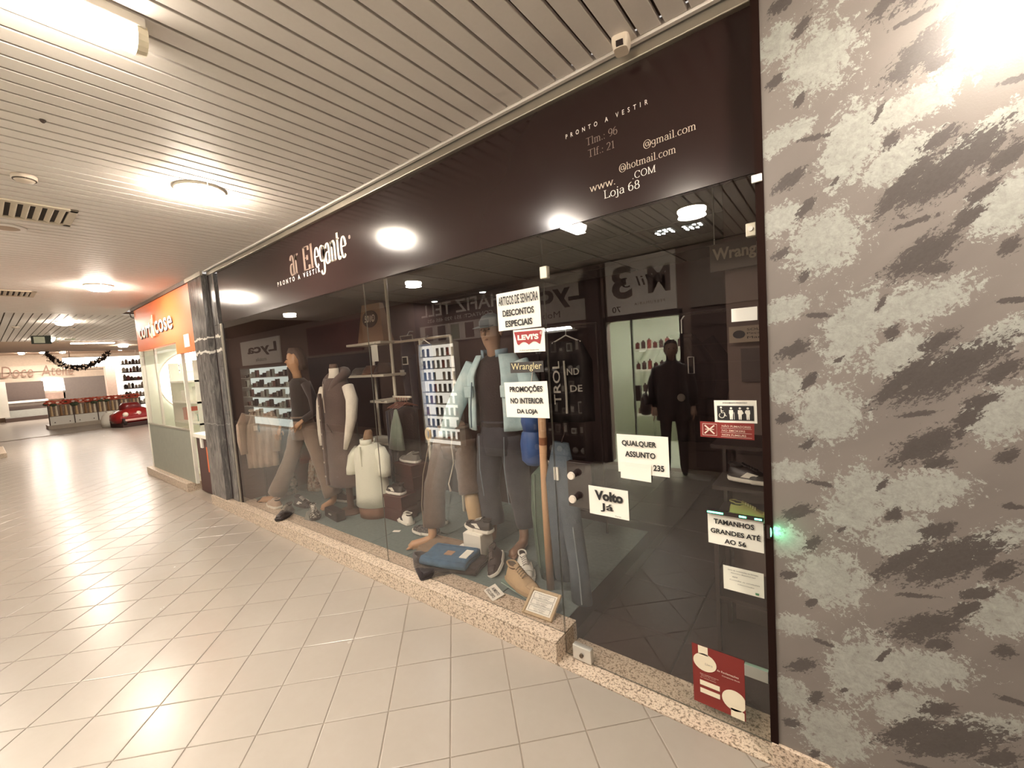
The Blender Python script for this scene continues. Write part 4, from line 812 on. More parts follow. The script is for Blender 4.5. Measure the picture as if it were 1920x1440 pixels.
# ---- mannequin 1: black top, wide brown trousers, striding left
t = thing('clothed_mannequin', 'full mannequin in black top and flared brown trousers at the left of the window', 'mannequin', (-4.92, 2.30, ZP))
tr_ = legs(t, 1.02, (0, 0), (.155, .115), [(-.08, 0, .92), (-.20, -.07, .55), (-.40, -.20, .10)], [(.09, .02, .92), (.23, .05, .50), (.36, .10, .10)], fabric('#7a695c'), ra=(.105, .085, .085, .105))
G().loft([(0, 0, .98, .15, .115), (0, 0, 1.10, .125, .10), (0, 0, 1.22, .145, .11), (0, 0, 1.34, .175, .115), (.0, 0, 1.42, .16, .09), (0, 0, 1.47, .07, .06)], 22, wob=.01).build('top', BLKF, t, smooth=True)
G().tube([(-.17, 0, 1.41), (-.235, -.01, 1.25), (-.26, -.04, 1.08), (-.31, -.10, .92)], [.055, .048, .042, .038], 12).tube([(.17, 0, 1.41), (.25, .02, 1.24), (.27, .02, 1.08), (.2, -.08, 1.0)], [.055, .048, .042, .038], 12).build('sleeves', BLKF, t, smooth=True)
hand(t, (-.33, -.12, .885), SKIN, (-.25, -.2, -1)); hand(t, (.18, -.1, .98), SKIN, (-.5, -.5, -.6))
HR = Matrix.Rotation(1.1, 4, 'Z'); hd = G(); hd.M = HR; hd.loft([(0, 0, 1.44, .052, .052), (-.01, -.005, 1.52, .046, .048), (-.02, -.01, 1.57, .056, .062), (-.03, -.02, 1.62, .072, .082), (-.025, -.01, 1.68, .078, .094), (-.02, 0, 1.74, .074, .090), (-.015, .005, 1.79, .05, .06), (-.015, .005, 1.81, .02, .02)], 20)
hd.tube([(-.085, -.02, 1.69), (-.112, -.022, 1.655), (-.090, -.02, 1.648)], [.010, .014, .008], 8).sph((-.09, -.02, 1.615), (.014, .022, .008), 8, 6).sph((-.02, -.095, 1.66), (.018, .012, .03), 8, 6)
hd.build('head', SKIN, t, smooth=True)
for sy in (-.055, .02): ey = G(); ey.M = HR; ey.sph((-.094, sy, 1.69), (.008, .014, .007), 8, 6).build('eye', mat('#4a372e', .4), t)
hr = G(); hr.M = HR; hr.loft([(.045, .015, 1.56, .055, .075), (.030, .014, 1.64, .070, .098), (.018, .010, 1.71, .082, .102), (.0, .006, 1.77, .086, .098), (-.01, .005, 1.82, .055, .065)], 30, wob=.06, freq=9).build('hair', mat('#4a3a33', .7, var=.4, scale=60), t, smooth=True)
G().tube([(-.06 * math.cos(a) - .01, -.06 * math.sin(a), 1.455 - .05 * max(0, math.cos(a))) for a in [2 * PI * k / 20 for k in range(21)]], .007, 6, False).build('necklace', mat('#cbb79b', .3, .5), t, smooth=True)
foot(t, (-.42, -.21, 0), PI + .5, SKIN); foot(t, (.36, .10, 0), -1.2, SKIN)
# ---- headless form with long quilted vest and white sleeves
t = thing('vest_mannequin', 'headless form in a long dark quilted vest over a white sleeved shirt', 'mannequin', (-4.21, 2.36, ZP))
VF = fabric('#594a45', .75); g = G(); rings = []
for k in range(37):
    z = .30 + k * .032; u = k / 36; q = .5 + .5 * math.cos(2 * PI * (k % 6) / 6); sh = 1 - .28 * max(0, u - .8) / .2
    rings.append((0, 0, z, (.245 - .035 * u + .02 * math.sin(u * 5)) * (1 - .045 * q) * sh, (.165 - .02 * u) * (1 - .06 * q) * sh))
vb = g.loft(rings, 26, wob=.008).build('vest', VF, t, smooth=True)
G().tube([(.115 * math.cos(a), .0 + .10 * math.sin(a), 1.455 + .055 * math.sin(a) - .10 * max(0, -math.sin(a)) ** 3) for a in [math.radians(-70 + 320 * k / 20) for k in range(21)]], [.03 + .028 * math.sin(PI * k / 20) for k in range(21)], 10, True).build('hood_collar', VF, vb, smooth=True)
G().box(-.075, -.182, .32, -.035, -.150, 1.30).build('placket', VF, vb, bev=.006)
for k in range(6): G().cyl((-.055, -.182, .42 + k * .15), (-.055, -.188, .42 + k * .15), .010, n=12).build('snap_button', mat('#c9bcae', .3, .7), vb)
G().tube([(.03, -.16, 1.40), (.035, -.175, 1.28), (.04, -.176, 1.10)], .005, 6).build('drawstring', mat('#a89a8e', .7), vb)
G().tube([(.045, -.17, .98), (.12, -.165, .90)], .006, 6).build('pocket_welt', mat('#463a36', .8), vb)
SL = fabric('#d8d0c2'); G().tube([(-.21, -.02, 1.34), (-.275, -.03, 1.20), (-.285, -.05, 1.02), (-.262, -.08, .84), (-.24, -.10, .72)], [.055, .058, .05, .036, .02], 12).build('sleeve', SL, t, smooth=True); G().tube([(.22, 0, 1.36), (.295, -.01, 1.22), (.305, -.04, 1.04), (.28, -.08, .86), (.25, -.11, .72)], [.058, .062, .055, .038, .02], 12).build('sleeve', SL, t, smooth=True)
G().loft([(0, -.01, 1.40, .10, .075), (0, -.01, 1.50, .055, .05), (0, -.01, 1.555, .052, .048)], 18).build('shirt_neck', SL, t, smooth=True); G().loft([(0, -.01, 1.545, .05, .046), (0, -.01, 1.60, .04, .038)], 16).build('neck_cap', mat('#5f4a3c', .5), t, smooth=True)
G().cyl((.06, 0, 0), (.06, 0, .34), .035).build('stand_post', mat('#5b463c', .5), t); G().loft([(.06, 0, 0, .16, .14), (.06, 0, .015, .15, .13), (.06, 0, .03, .05, .05)], 20).build('stand_base', mat('#5b463c', .5), t, smooth=True)
# ---- child torso form with cream polo
t = thing('polo_form', 'short torso form wearing a cream polo shirt, standing on the carpet', 'mannequin', (-3.80, 2.42, ZP), .25)
PO = fabric('#dfe0d0', .85, .06)
pb = G().loft([(0, 0, .12, .200, .140), (0, 0, .25, .192, .136), (0, 0, .45, .178, .130), (0, 0, .60, .180, .130), (0, 0, .70, .165, .115), (0, 0, .755, .10, .085), (0, 0, .775, .062, .06)], 26, wob=.012).build('polo_shirt', PO, t, smooth=True)
for sg in (-1, 1): G().tube([(sg * .13, 0, .69), (sg * .195, -.02, .62), (sg * .215, -.04, .50), (sg * .215, -.045, .44)], [.065, .068, .062, .060], 14).build('sleeve', PO, pb, smooth=True)
G().sheet([[(.075 * math.cos(a), -.075 * math.sin(a) - .01, .765 + .045 * j - .025 * math.sin(a) * (1 - j)) for a in [PI * 2 * k / 16 + .3 for k in range(16)]] for j in range(2)], .006).build('collar', PO, pb, smooth=True)
G().box(-.012, -.140, .55, .012, -.122, .75).build('button_placket', PO, pb)
G().loft([(0, 0, .0, .165, .12), (0, 0, .06, .172, .124), (0, 0, .14, .180, .128)], 22).build('torso_base', mat('#8a6552', .45), t, smooth=True); G().loft([(0, 0, .76, .055, .052), (0, 0, .83, .048, .046), (.01, 0, .87, .044, .042), (.01, 0, .90, .03, .03)], 16).build('neck', mat('#8b6f57', .45), t, smooth=True)

# ---- jacket on the left wall, patterned cloths below it
def jacket_hang(t, m, w_=.22, L=.62, sleeve=True, folds=.018):
    grid = []
    for i in range(12):
        u = i / 11; half = w_ * (.35 + .65 * min(1, u * 4)) * (1 + .06 * math.sin(u * 3)); grid.append([(half * (j / 8 - 1), -.045 * (1 - (j / 8 - 1) ** 2) - folds * math.sin(j * 1.9 + i * .5), -u * L) for j in range(17)])
    b_ = G().sheet(grid, .012).build('body', m, t, smooth=True)
    if sleeve:
        for sg in (-1, 1): G().tube([(sg * w_ * .75, -.01, -.04), (sg * w_ * 1.12, -.02, -.18), (sg * w_ * 1.15, -.03, -.36), (sg * w_ * 1.05, -.04, -.52)], [.05, .055, .05, .04], 10, flat=.7).build('sleeve', m, t, smooth=True)
    G().tube([(.07 * math.cos(a), -.03 + .04 * math.sin(a), .0) for a in [PI * 2 * k / 14 for k in range(15)]], .018, 8, False).build('collar', m, t, smooth=True)
    return b_
t = thing('khaki_jacket', 'khaki jacket draped on a stand at the left end of the window', 'jacket', (-5.52, 2.06, 1.24), .85); bo = jacket_hang(t, fabric('#9c8776'), .17, .70)
G().tube([(.02, -.075, -.16), (.025, -.08, -.26)], .006, 6).build('zip_pull', mat('#3c332f', .4, .5), bo); G().box(-.03, -.09, -.24, .01, -.075, -.18).build('patch', mat('#b9a694', .7), bo)
G().tube([(0, .02, .03), (0, .02, -1.10)], .012, 8).build('stand_pole', DARK, t); G().loft([(0, .02, -1.117, .12, .12), (0, .02, -1.10, .11, .11)], 18).build('stand_base', DARK, t)
for k, (x, y, c, lb) in enumerate(((-5.57, 2.34, '#8f9c92', 'crumpled pale green patterned scarf'), (-5.36, 2.60, '#a3887a', 'crumpled pinkish brown patterned scarf'), (-5.30, 2.95, '#55605d', 'dark teal patterned blanket hung'))):
    t = thing('patterned_scarf', lb + ' at the left foot of the window', 'scarf', (x, y, ZP)); m_ = NT('scarf_print_%d' % k); nz = m_.noise(m_.obj(), 22, 4, .6); m_.bsdf(m_.ramp(nz, [(.3, '#4c4a45'), (.45, c), (.6, '#b9b3a2'), (.7, c)]), .9, 0, .2)
    hgt = .42 if k < 2 else .75
    G().loft([(0, 0, 0, .14, .10), (0, 0, hgt * .3, .125, .09), (0, 0, hgt * .6, .10, .07), (0, 0, hgt * .9, .06, .05), (0, 0, hgt, .02, .02)], 26, wob=.10, freq=7).build('cloth', m_.m, t, smooth=True)
    G().tube([(.02, 0, hgt - .02), (.06, -.05, hgt * .7), (.10, -.09, hgt * .35)], [.02, .03, .014], 8).build('fold', m_.m, t, smooth=True)
t = thing('red_cloth', 'dark red and teal striped cloth behind the khaki jacket', 'cloth', (-5.40, 2.72, 1.05), .5); mm = NT('striped_cloth'); sp = mm.n('ShaderNodeSeparateXYZ'); mm.l(mm.obj(), sp.inputs[0]); nz = mm.noise(mm.mapping(mm.obj(), (1.2, 1, 3)), 3, 3); mm.bsdf(mm.ramp(mm.math('ADD', mm.math('MULTIPLY', sp.outputs[2], -1.1), mm.math('MULTIPLY', nz, .35)), [(.12, '#6e3330'), (.34, '#4f4b49'), (.56, '#58706a'), (.8, '#7b3536')]), .9, 0, .2)
G().sheet([[(.32 * (j / 8 - 1), -.03 * math.sin(j * 1.4), -i * .075 - .02 * abs(j / 8 - 1)) for j in range(17)] for i in range(9)], .01).build('cloth', mm.m, t, smooth=True); G().tube([(-.33, .012, .004), (.33, .012, .004)], .012, 8).build('rail', DARK, t); G().tube([(.3, .012, .0), (.3, .012, -.925)], .012, 8).build('post', DARK, t)

# ---- white shelving rack with pole
RW = mat('#e3dccb', .45, var=.05); 
t = thing('shelf_rack', 'white shelf rack with a tall pole behind the polo form', 'rack', (-4.07, 3.0, .0005 + ZP))
G().cyl((0, 0, 0), (0, 0, 2.55), .018).build('pole', RW, t); G().cyl((-.55, .12, 0), (-.55, .12, 1.95), .016).build('pole', RW, t)
for z, x0, x1 in ((1.80, -.68, .03), (1.42, -.80, .03), (1.115, -.28, .05), (.62, -.60, .03)): G().box(x0, -.16, z, x1, .16, z + .028).build('shelf_board', RW, t, bev=.003)
G().tube([(.0, -.02, 1.145), (.0, -.2, 1.145)], .008, 6).build('hook', STEEL, t)
t = thing('kraft_bag', 'brown paper shopping bag with a dark 501 emblem on the top shelf', 'bag', (-4.36, 3.0, ZP + 1.829), .1); KR = mat('#8d6f58', .8, var=.08)
G().add([(-.23, -.08, 0), (.23, -.08, 0), (.23, .08, 0), (-.23, .08, 0), (-.16, -.03, .46), (.15, -.03, .46), (.15, .03, .46), (-.16, .03, .46)], [(0, 3, 2, 1), (4, 5, 6, 7), (0, 1, 5, 4), (1, 2, 6, 5), (2, 3, 7, 6), (3, 0, 4, 7)]).build('bag_body', KR, t)
eo = G().prism([(.0 + .13 * math.cos(a), .28 + .10 * math.sin(a)) for a in [2 * PI * k / 26 for k in range(26)]], -.062, -.030).build('emblem', mat('#3a2a26', .6), t); text('501®', eo, mat('#d9cdb9', .6), (0, -.064, .285), w=.18, h=.085, align='C', bold=.02, skew=.15)
for k in range(3): tt = thing('folded_garment', ['grey folded knit top', 'brown folded cap', 'dark folded scarf'][k] + ' on the second white shelf', 'clothing', (-4.72 + k * .24, 3.0, ZP + 1.449)); G().loft([(0, 0, 0, .10, .11), (0, 0, .03, .11, .12), (0, 0, .06, .10, .11), (0, 0, .09 + .02 * k, .06, .07)], 16, wob=.05).build('cloth', fabric(['#6f6660', '#7a5b4c', '#4a3c38'][k]), tt, smooth=True); G().loft([(0, -.10, .0, .05, .05), (0, -.10, .02, .04, .04)], 12).build('fold', fabric(['#8f8780', '#92705c', '#5b4a44'][k]), tt, smooth=True)
t = thing('price_card', 'white card hanging from the second white shelf', 'card', (-4.14, 2.82, ZP + 1.60)); G().box(-.06, 0, 0, .06, .004, .19).build('card', PAPER, t); G().tube([(0, .006, .19), (0, .02, .22)], .003, 6).build('clip', STEEL, t)
# ---- hanging jeans and rail of hangers
def hang_jeans(t, m, w_=.13, L=.85):
    g = G(); g.loft([(0, 0, -.22, w_ * 1.02, .05), (0, 0, -.1, w_, .05), (0, 0, 0, w_ * .9, .042)], 18, wob=.03)
    for sg in (-1, 1): g.tube([(sg * w_ * .5, 0, -.18), (sg * w_ * .52, 0, -.5 * L), (sg * w_ * .48, .01, -L)], [w_ * .56, w_ * .48, w_ * .46], 12, True, .55)
    return g.build('trousers', m, t, smooth=True)
t = thing('hanging_jeans', 'dark navy jeans with a white outlined label hanging beside the pole', 'jeans', (-4.08, 3.25, 1.96)); o = hang_jeans(t, fabric('#3c3a46')); G().box(-.05, -.062, -.30, .05, -.052, -.20).build('label_border', PAPER, o); G().box(-.038, -.066, -.288, .038, -.06, -.212).build('label', INK, o); G().box(-.10, -.07, -.43, -.04, -.05, -.36).build('price_tag', PAPER, o); G().tube([(-.12, .0, 0), (-.12, -.01, .05), (.1, .0, .05), (.1, 0, 0)], .006, 6).build('clip_hanger', STEEL, t); G().tube([(0, .0, .05), (0, .04, .10), (0, .10, .10)], .006, 6).build('hook', STEEL, t)
t = thing('hanging_jeans', 'mid blue jeans hanging next to the second white pole', 'jeans', (-3.36, 2.9, 1.86)); hang_jeans(t, fabric('#4a6290'), .10, 1.0); G().tube([(-.08, 0, 0), (0, -.01, .05), (.08, 0, 0)], .006, 6).build('clip_hanger', STEEL, t); G().tube([(0, -.01, .05), (0, .05, .09)], .006, 6).build('hook', STEEL, t)
t = thing('garment_rail', 'white pole rail standing behind the brown jeans', 'rail', (-3.47, 2.95, ZP)); G().cyl((0, 0, 0), (-.02, 0, 1.80), .018).build('pole', RW, t); G().cyl((-.45, 0, 1.80), (.45, 0, 1.80), .014).build('crossbar', mat('#c2b4a3', .4, .4), t); G().cyl((.45, 0, 0), (.45, 0, 1.80), .016).build('pole', RW, t)
t = thing('hanger_rail', 'short rail of clothes hangers with dark garments and a grey green pair of trousers', 'rail', (-3.82, 2.9, 1.305)); G().cyl((-.13, 0, 0), (.16, 0, 0), .012).build('bar', RW, t); G().tube([(-.13, 0, 0), (-.24, .06, .0), (-.25, .09, .0)], .010, 8).build('bracket', RW, t)
for k in range(5):
    x = -.09 + k * .045; h_ = G().tube([(x, 0, .012), (x + .01, -.02, -.03), (x, -.0, -.06), (x - .012, -.13, -.11)], .005, 6).tube([(x, 0, -.06), (x + .01, .13, -.11)], .005, 6).build('hanger', mat('#9c6a5c', .4), t)
    G().sheet([[(x - .02 + .012 * math.sin(j * 1.7), -.15 + .05 * j, -.10 - .10 * i - .015 * abs(j - 3)) for j in range(7)] for i in range(9)], .014).build('garment', fabric(['#33343f', '#2f2a2b', '#3a3438', '#2d2a30', '#352d2e'][k]), t, smooth=True)
G().tube([(.06, -.14, -.12), (.05, -.16, -.30), (.02, -.17, -.55)], [.02, .06, .085], 10, True, .5).tube([(.06, -.14, -.12), (.10, -.15, -.32), (.11, -.16, -.56)], [.02, .05, .07], 10, True, .5).build('grey_green_trousers', fabric('#7f8a7d'), t, smooth=True)
# ---- shoe boxes with sneakers
BXR = mat('#4a2522', .5, var=.1)
def shoebox(x, y, z, rz, lb, m=BXR, w_=.33, d=.20, h=.125):
    t = thing('shoe_box', lb, 'box', (x, y, z), rz, 'shoe boxes in the window'); G().box(-w_ / 2, -d / 2, 0, w_ / 2, d / 2, h - .03).build('carton', m, t); G().box(-w_ / 2 - .004, -d / 2 - .004, h - .032, w_ / 2 + .004, d / 2 + .004, h).build('lid', m, t, bev=.003); return t
for k in range(2): shoebox(-3.52, 2.52, ZP + .0005 + k * .126, .05 * k, ['dark red shoe box at the bottom of the front stack', 'dark red shoe box on top of the front stack, under the black sneaker'][k])
for k in range(4): shoebox(-3.58, 2.76, ZP + .0005 + k * .126, -.04 * k, ['dark red shoe box at the bottom of the rear stack', 'dark red shoe box second in the rear stack', 'dark red shoe box third in the rear stack', 'dark red shoe box at the top of the rear stack, under the grey sneaker'][k])
GRY = fabric('#77726c'); BLKL = mat('#2b2322', .4, var=.2); WHL = mat('#e8e3d8', .4, var=.05)
sneaker('sneaker', 'grey low sneaker with white sole on top of the shoe boxes', (-3.44, 2.76, ZP + .505), PI, GRY, WHT, mat('#c8c0b4', .7))
sneaker('sneaker', 'black low sneaker with white sole on the dark red boxes', (-3.39, 2.50, ZP + .253), PI, BLKL, WHT, BLKL, accent=WHL)
# ---- shoes lying on the carpet
sneaker('sneaker', 'white sneaker with a black side patch lying near the polo form', (-3.22, 2.43, ZP + .001), 2.9, WHL, WHT, WHL, accent=INK)
m_ = NT('knit_black_white'); nz = m_.noise(m_.mapping(m_.obj(), (40, 40, 120)), 3, 2); m_.bsdf(m_.ramp(nz, [(.4, '#2b2a2c'), (.58, '#48474a'), (.64, '#b9b4ac')]), .85, 0, .3)
sneaker('sneaker', 'black and white knit sneaker lying in front of the bare mannequin foot', (-2.80, 2.40, ZP + .001), 3.3, m_.m, WHT, BLKF)
sneaker('sneaker', 'black knit sneaker standing toe up behind the knit sneaker', (-2.88, 2.56, ZP + .03), 3.0, BLKL, WHT, WHL, ry=.5)
tag(G().box(-.035, -.02, 0, .035, .02, .0012).build('price_tag', PAPER, loc=(-3.24, 2.27, ZP + .001)), 'small white paper tag lying on the carpet', 'tag').rotation_euler = (0, 0, .5)
sneaker('sneaker', 'white and tan sneaker at the left corner below the striding mannequin', (-5.02, 1.99, ZP + .001), 3.1, mat('#b9a08c', .6), WHT, WHT)
sneaker('sneaker', 'black sneaker with a white mark beside the striding mannequin foot', (-4.98, 2.16, ZP + .001), .1, BLKL, BLKL, WHL, accent=WHL)
sneaker('sneaker', 'dark laced boot beside the belt in front of the vest form', (-4.78, 2.02, ZP + .001), -.9, mat('#3a302c', .5), BLKL, mat('#b9ad9c', .6))
m_ = NT('camo_print'); nz = m_.noise(m_.obj(), 45, 3, .6); m_.bsdf(m_.ramp(nz, [(.4, '#3b3734'), (.5, '#8e8b82'), (.6, '#d8d5c8')], 'CONSTANT'), .7, 0, .3)
sneaker('sneaker', 'grey and white patterned sneaker in front of the vest form', (-4.50, 2.12, ZP + .001), -.4, m_.m, BLKL, WHL); sneaker('sneaker', 'brown patterned sneaker next to the vest form stand', (-4.66, 2.48, ZP + .001), .3, mat('#5b4740', .6, var=.4, scale=40), WHT, WHL)
t = thing('black_clutch', 'black boxy bag lying beside the polo form', 'bag', (-4.12, 2.16, ZP + .0005), -.12); G().box(-.15, -.05, 0, .15, .05, .10).build('case', BLKL, t, bev=.012); G().box(-.03, -.056, .05, .03, -.05, .062).build('clasp', STEEL, t)
t = thing('grey_card_stand', 'small grey wedge display stand beside the black bag', 'stand', (-4.36, 2.04, ZP + .0005), .1); G().prism([(-.05, 0), (.05, 0), (.0, .09)], -.06, .06).build('wedge', mat('#8a8a84', .5), t); G().box(-.056, -.065, 0, .056, .065, .004).build('foot_plate', mat('#8a8a84', .5), t)

# ---- brown jeans on leg form with bare foot
t = thing('leg_form', 'leg form in brown jeans with one bare foot at the centre of the window', 'mannequin', (-2.62, 2.36, ZP)); BJ = mat('#67574d', .9, 0, .2, .25, 26, .4, 0, .2)
o = legs(t, .98, (.0, .15), (.17, .12), [(-.09, .14, .86), (-.14, .0, .45), (-.12, -.06, .14)], [(.09, .16, .86), (.13, .14, .64), (.17, .12, .42)], BJ, .025, ra=(.112, .10, .092, .098))
G().tube([(-.10, -.06, .85), (-.16, -.10, .60), (-.15, -.15, .35), (-.14, -.155, .16)], .004, 6).build('side_seam', mat('#8a7a6c', .9), o)
G().sph((.0, .15, .99), (.12, .085, .05), 14, 8).build('waist_cap', SKIND, t, smooth=True)
G().tube([(.165, .12, .50), (.20, .105, .34), (.235, .09, .20), (.245, .08, .07), (.245, .07, 0)], [.05, .064, .056, .044, .055], 14).build('bare_calf', mat('#c2a680', .4), t, smooth=True)
foot(t, (-.10, -.10, 0), -2.2, SKIN, 1.0)
# belt / cord
G().tube([(.11, .03, .95), (.11, .0, .86), (.12, -.0, .70), (.15, -.10, .56), (.17, -.10, .50)], [.004, .004, .004, .005, .009], 8).build('white_cord', mat('#bcb2a4', .7), t, smooth=True)
G().tube([(-.20 + .028 * math.cos(a), .03, .92 + .05 * math.sin(a)) for a in [2 * PI * k / 18 for k in range(19)]], .012, 8, False).build('belt_loop', mat('#bda57e', .5), t, smooth=True)
# ---- denim jacket mannequin
t = thing('jacket_mannequin', 'mannequin with cap in a light blue denim jacket over a dark shirt and jeans', 'mannequin', (-2.20, 2.62, ZP), .12); t.scale = (1.09, 1.05, 1.05)
DN = NT('light_denim'); nz = DN.noise(DN.obj(), 7, 4, .6); n2 = DN.noise(DN.obj(), 160, 2); DN.bsdf(DN.mix(DN.math('MULTIPLY', n2, .3), DN.ramp(nz, [(.3, '#a3bcc2'), (.5, '#bdd3d5'), (.7, '#d8e4e1')]), lin('#8fb0ba')), .9, 0, .2, bump=n2, bs=.2); DN = DN.m
o = legs(t, .98, (0, .02), (.17, .125), [(-.09, .02, .86), (-.12, -.03, .46), (-.08, -.05, .16)], [(.10, .03, .86), (.14, .0, .46), (.20, .0, .16)], mat('#3f4046', .9, 0, .2, .25, 18, .3, 0, .2), ra=(.112, .098, .088, .09))
for a_, b_ in ((-.10, .40), (.12, .36)): G().tube([(a_, -.135, .88), (a_ - .02, -.125, .62), (a_, -.125, b_)], .004, 6).build('leg_seam', mat('#7d8a92', .9), o)
G().loft([(0, .02, .88, .165, .12), (0, .02, 1.1, .165, .12), (0, .02, 1.32, .18, .12), (0, .02, 1.44, .16, .09), (0, .02, 1.50, .07, .06)], 22).build('shirt', BLKF, t, smooth=True)
# jacket: open front shell
grid = []
for i in range(12):
    u = i / 11; z = 1.50 - u * .58; rx = (.16 + .09 * min(1, u * 4)) * (1 + .04 * u); ry = (.09 + .06 * min(1, u * 4)) * (1 + .10 * u)
    row_ = []
    for j in range(27):
        a = math.radians(-62 + (304) * j / 26); q = 1 + .015 * math.sin(j * 2.1 + i) ; row_.append((rx * q * math.cos(a), .02 + ry * q * math.sin(a), z))
    grid.append(row_)
jk = G().sheet(grid, .014).build('jacket', DN, t, smooth=True)
G().tube([(-.20, .02, 1.43), (-.295, -.01, 1.25), (-.355, -.08, 1.08), (-.375, -.16, .90)], [.075, .080, .074, .066], 14).build('sleeve', DN, jk, smooth=True); G().tube([(.20, .02, 1.43), (.285, .01, 1.25), (.32, -.02, 1.08), (.315, -.06, .90)], [.075, .078, .070, .062], 14).build('sleeve', DN, jk, smooth=True)
for sg, cx_, cy_ in ((-1, -.376, -.165), (1, .315, -.062)): G().tube([(cx_, cy_, .915), (cx_, cy_ - .004, .875)], .069, 14).build('cuff', DN, jk, smooth=True); G().box(sg * .16 - .04, -.146, 1.18, sg * .16 + .04, -.125, 1.27).build('chest_pocket', DN, jk, bev=.006)
G().sheet([[(.105 * math.cos(a), .01 + .085 * math.sin(a), 1.47 + .055 * j + .02 * abs(math.cos(a))) for a in [math.radians(-60 + 300 * k / 16) for k in range(17)]] for j in range(2)], .010).build('collar', mat('#7f97a5', .9), jk, smooth=True)
G().tube([(-.115, -.155, 1.30), (-.13, -.17, 1.1), (-.135, -.172, .95)], .005, 6).build('front_edge_seam', mat('#4d6472', .9), jk)
hd = G().loft([(0, .01, 1.46, .055, .055), (0, .0, 1.54, .050, .052), (0, -.015, 1.59, .062, .070), (0, -.02, 1.65, .074, .088), (0, -.015, 1.71, .078, .094), (0, -.01, 1.77, .07, .085), (0, -.005, 1.81, .03, .04)], 20); hd.tube([(0, -.10, 1.695), (0, -.128, 1.66), (0, -.10, 1.65)], [.010, .015, .008], 8).sph((0, -.10, 1.62), (.022, .012, .008), 8, 6).sph((-.08, .0, 1.67), (.01, .02, .03), 8, 6).sph((.08, .0, 1.67), (.01, .02, .03), 8, 6); hd.build('head', mat('#a1826d', .45), t, smooth=True)
for sx in (-.03, .03): G().sph((sx, -.095, 1.695), (.014, .008, .007), 8, 6).build('eye', mat('#3a2c28', .4), t)
cp_ = G().loft([(0, -.01, 1.715, .086, .102), (0, -.01, 1.76, .085, .10), (0, -.005, 1.80, .065, .078), (0, 0, 1.825, .02, .025)], 20).build('cap', mat('#7d8488', .8), t, smooth=True); G().sheet([[(.07 * (j / 4 - 1), -.09 - .022 * i - .03 * (1 - (j / 4 - 1) ** 2), 1.722 - .006 * i) for j in range(9)] for i in range(4)], .006).build('brim', mat('#6d7478', .8), cp_, smooth=True)
for sg in (-1, 1): foot(t, (sg * .14 + .04, -.04, 0), -PI / 2, SKIND)
# ---- folded jeans on the carpet
def folded(name, label, loc, rz, m, w_=.32, d=.22, h=.05, layers=2, patch=None, tagm=None, rx=0):
    t = thing(name, label, 'jeans', loc, rz, 'folded jeans in the window', rx)
    for k in range(layers):
        z = k * h / layers; g = G(); gr = [[(w_ / 2 * (j / 8 - 1), d / 2 * (i / 5 - 1) * (1 - .03 * k), z + h / layers * .5 + .006 * math.sin(j * 1.1 + k) * math.cos(i * .8)) for j in range(17)] for i in range(11)]
        g.sheet(gr, h / layers * .9).build('folded_leg', m, t, smooth=True)
    g = G().tube([(-w_ / 2, -d / 2 + .01, h * .45), (0, -d / 2 - .005, h * .5), (w_ / 2, -d / 2 + .01, h * .45)], h * .5, 10, True, 1).build('fold_edge', m, t, smooth=True)
    if patch: G().box(-.03, -.045, h + .001, .035, .015, h + .006).build('leather_patch', patch, t)
    if tagm: G().box(w_ / 2 - .08, -.06, h + .001, w_ / 2 - .02, .06, h + .007).build('paper_label', tagm, t)
    G().tube([(-w_ / 2 + .01, d / 2 - .02, h + .004), (w_ / 2 - .01, d / 2 - .02, h + .004)], .006, 6).build('waistband', m, t); return t
folded('folded_jeans', 'light brown folded jeans with a leather patch under the bare foot', tuple(atz(830, 1025, ZP + .06) + Vector((.0, .04, -.06))), .10, mat('#8a7562', .9, 0, .2, .15, 20, .3), .40, .24, .060, 2, mat('#5d4638', .6), PAPER)
folded('folded_jeans', 'black folded jeans at the front of the pile', tuple(atz(815, 1058, ZP)), -.55, fabric('#2f2829'), .40, .26, .045, 2); folded('folded_jeans', 'dark brown folded jeans below the blue pair', tuple(atz(866, 1060, ZP)), .25, fabric('#3a2f2d'), .36, .22, .050, 2)
q = atz(845, 1040, ZP + .09); folded('folded_jeans', 'blue denim folded jeans with a brown patch on top of the pile', (q.x, q.y, ZP + .053), .25, mat('#4d6b85', .9, 0, .2, .3, 22, .4), .38, .24, .055, 2, mat('#a8846b', .7), PAPER)
# ---- shoes at the right of the display
t = thing('white_plinth_box', 'white display block under the patterned sneaker', 'block', tuple(atz(893, 1045, ZP)), .1); G().box(-.085, -.04, 0, .085, .12, .20).build('block', WHL, t, bev=.004); G().box(-.08, -.035, .2, .08, .115, .203).build('top_pad', PAPER, t); wl = Vector(t.location)
sneaker('sneaker', 'black and white sneaker standing on the white display block', (wl.x + .14, wl.y + .05, ZP + .2035), 3.1, BLKL, WHT, WHL, accent=WHL, sc_=.95)
def on_carpet(px, py): q = atz(px, py, ZP); return (q.x, q.y, ZP + .001)
sneaker('sneaker', 'dark brown slip on sneaker with white sole leaning beside the white block', (-2.06, 2.36, ZP + .03), -1.05, mat('#3a2c2a', .6), WHT, mat('#6b5d55', .5), rx=.45, ry=.12)
sneaker('sneaker', 'white leather sneaker behind the beige suede sneaker', (-1.86, 2.37, ZP + .001), -.75, WHL, WHT, mat('#9d9a94', .6), accent=mat('#d9d2c4', .6)); sneaker('sneaker', 'white sneaker standing behind the green trousers', (-1.80, 2.60, ZP + .001), -.8, WHL, WHT, WHL)
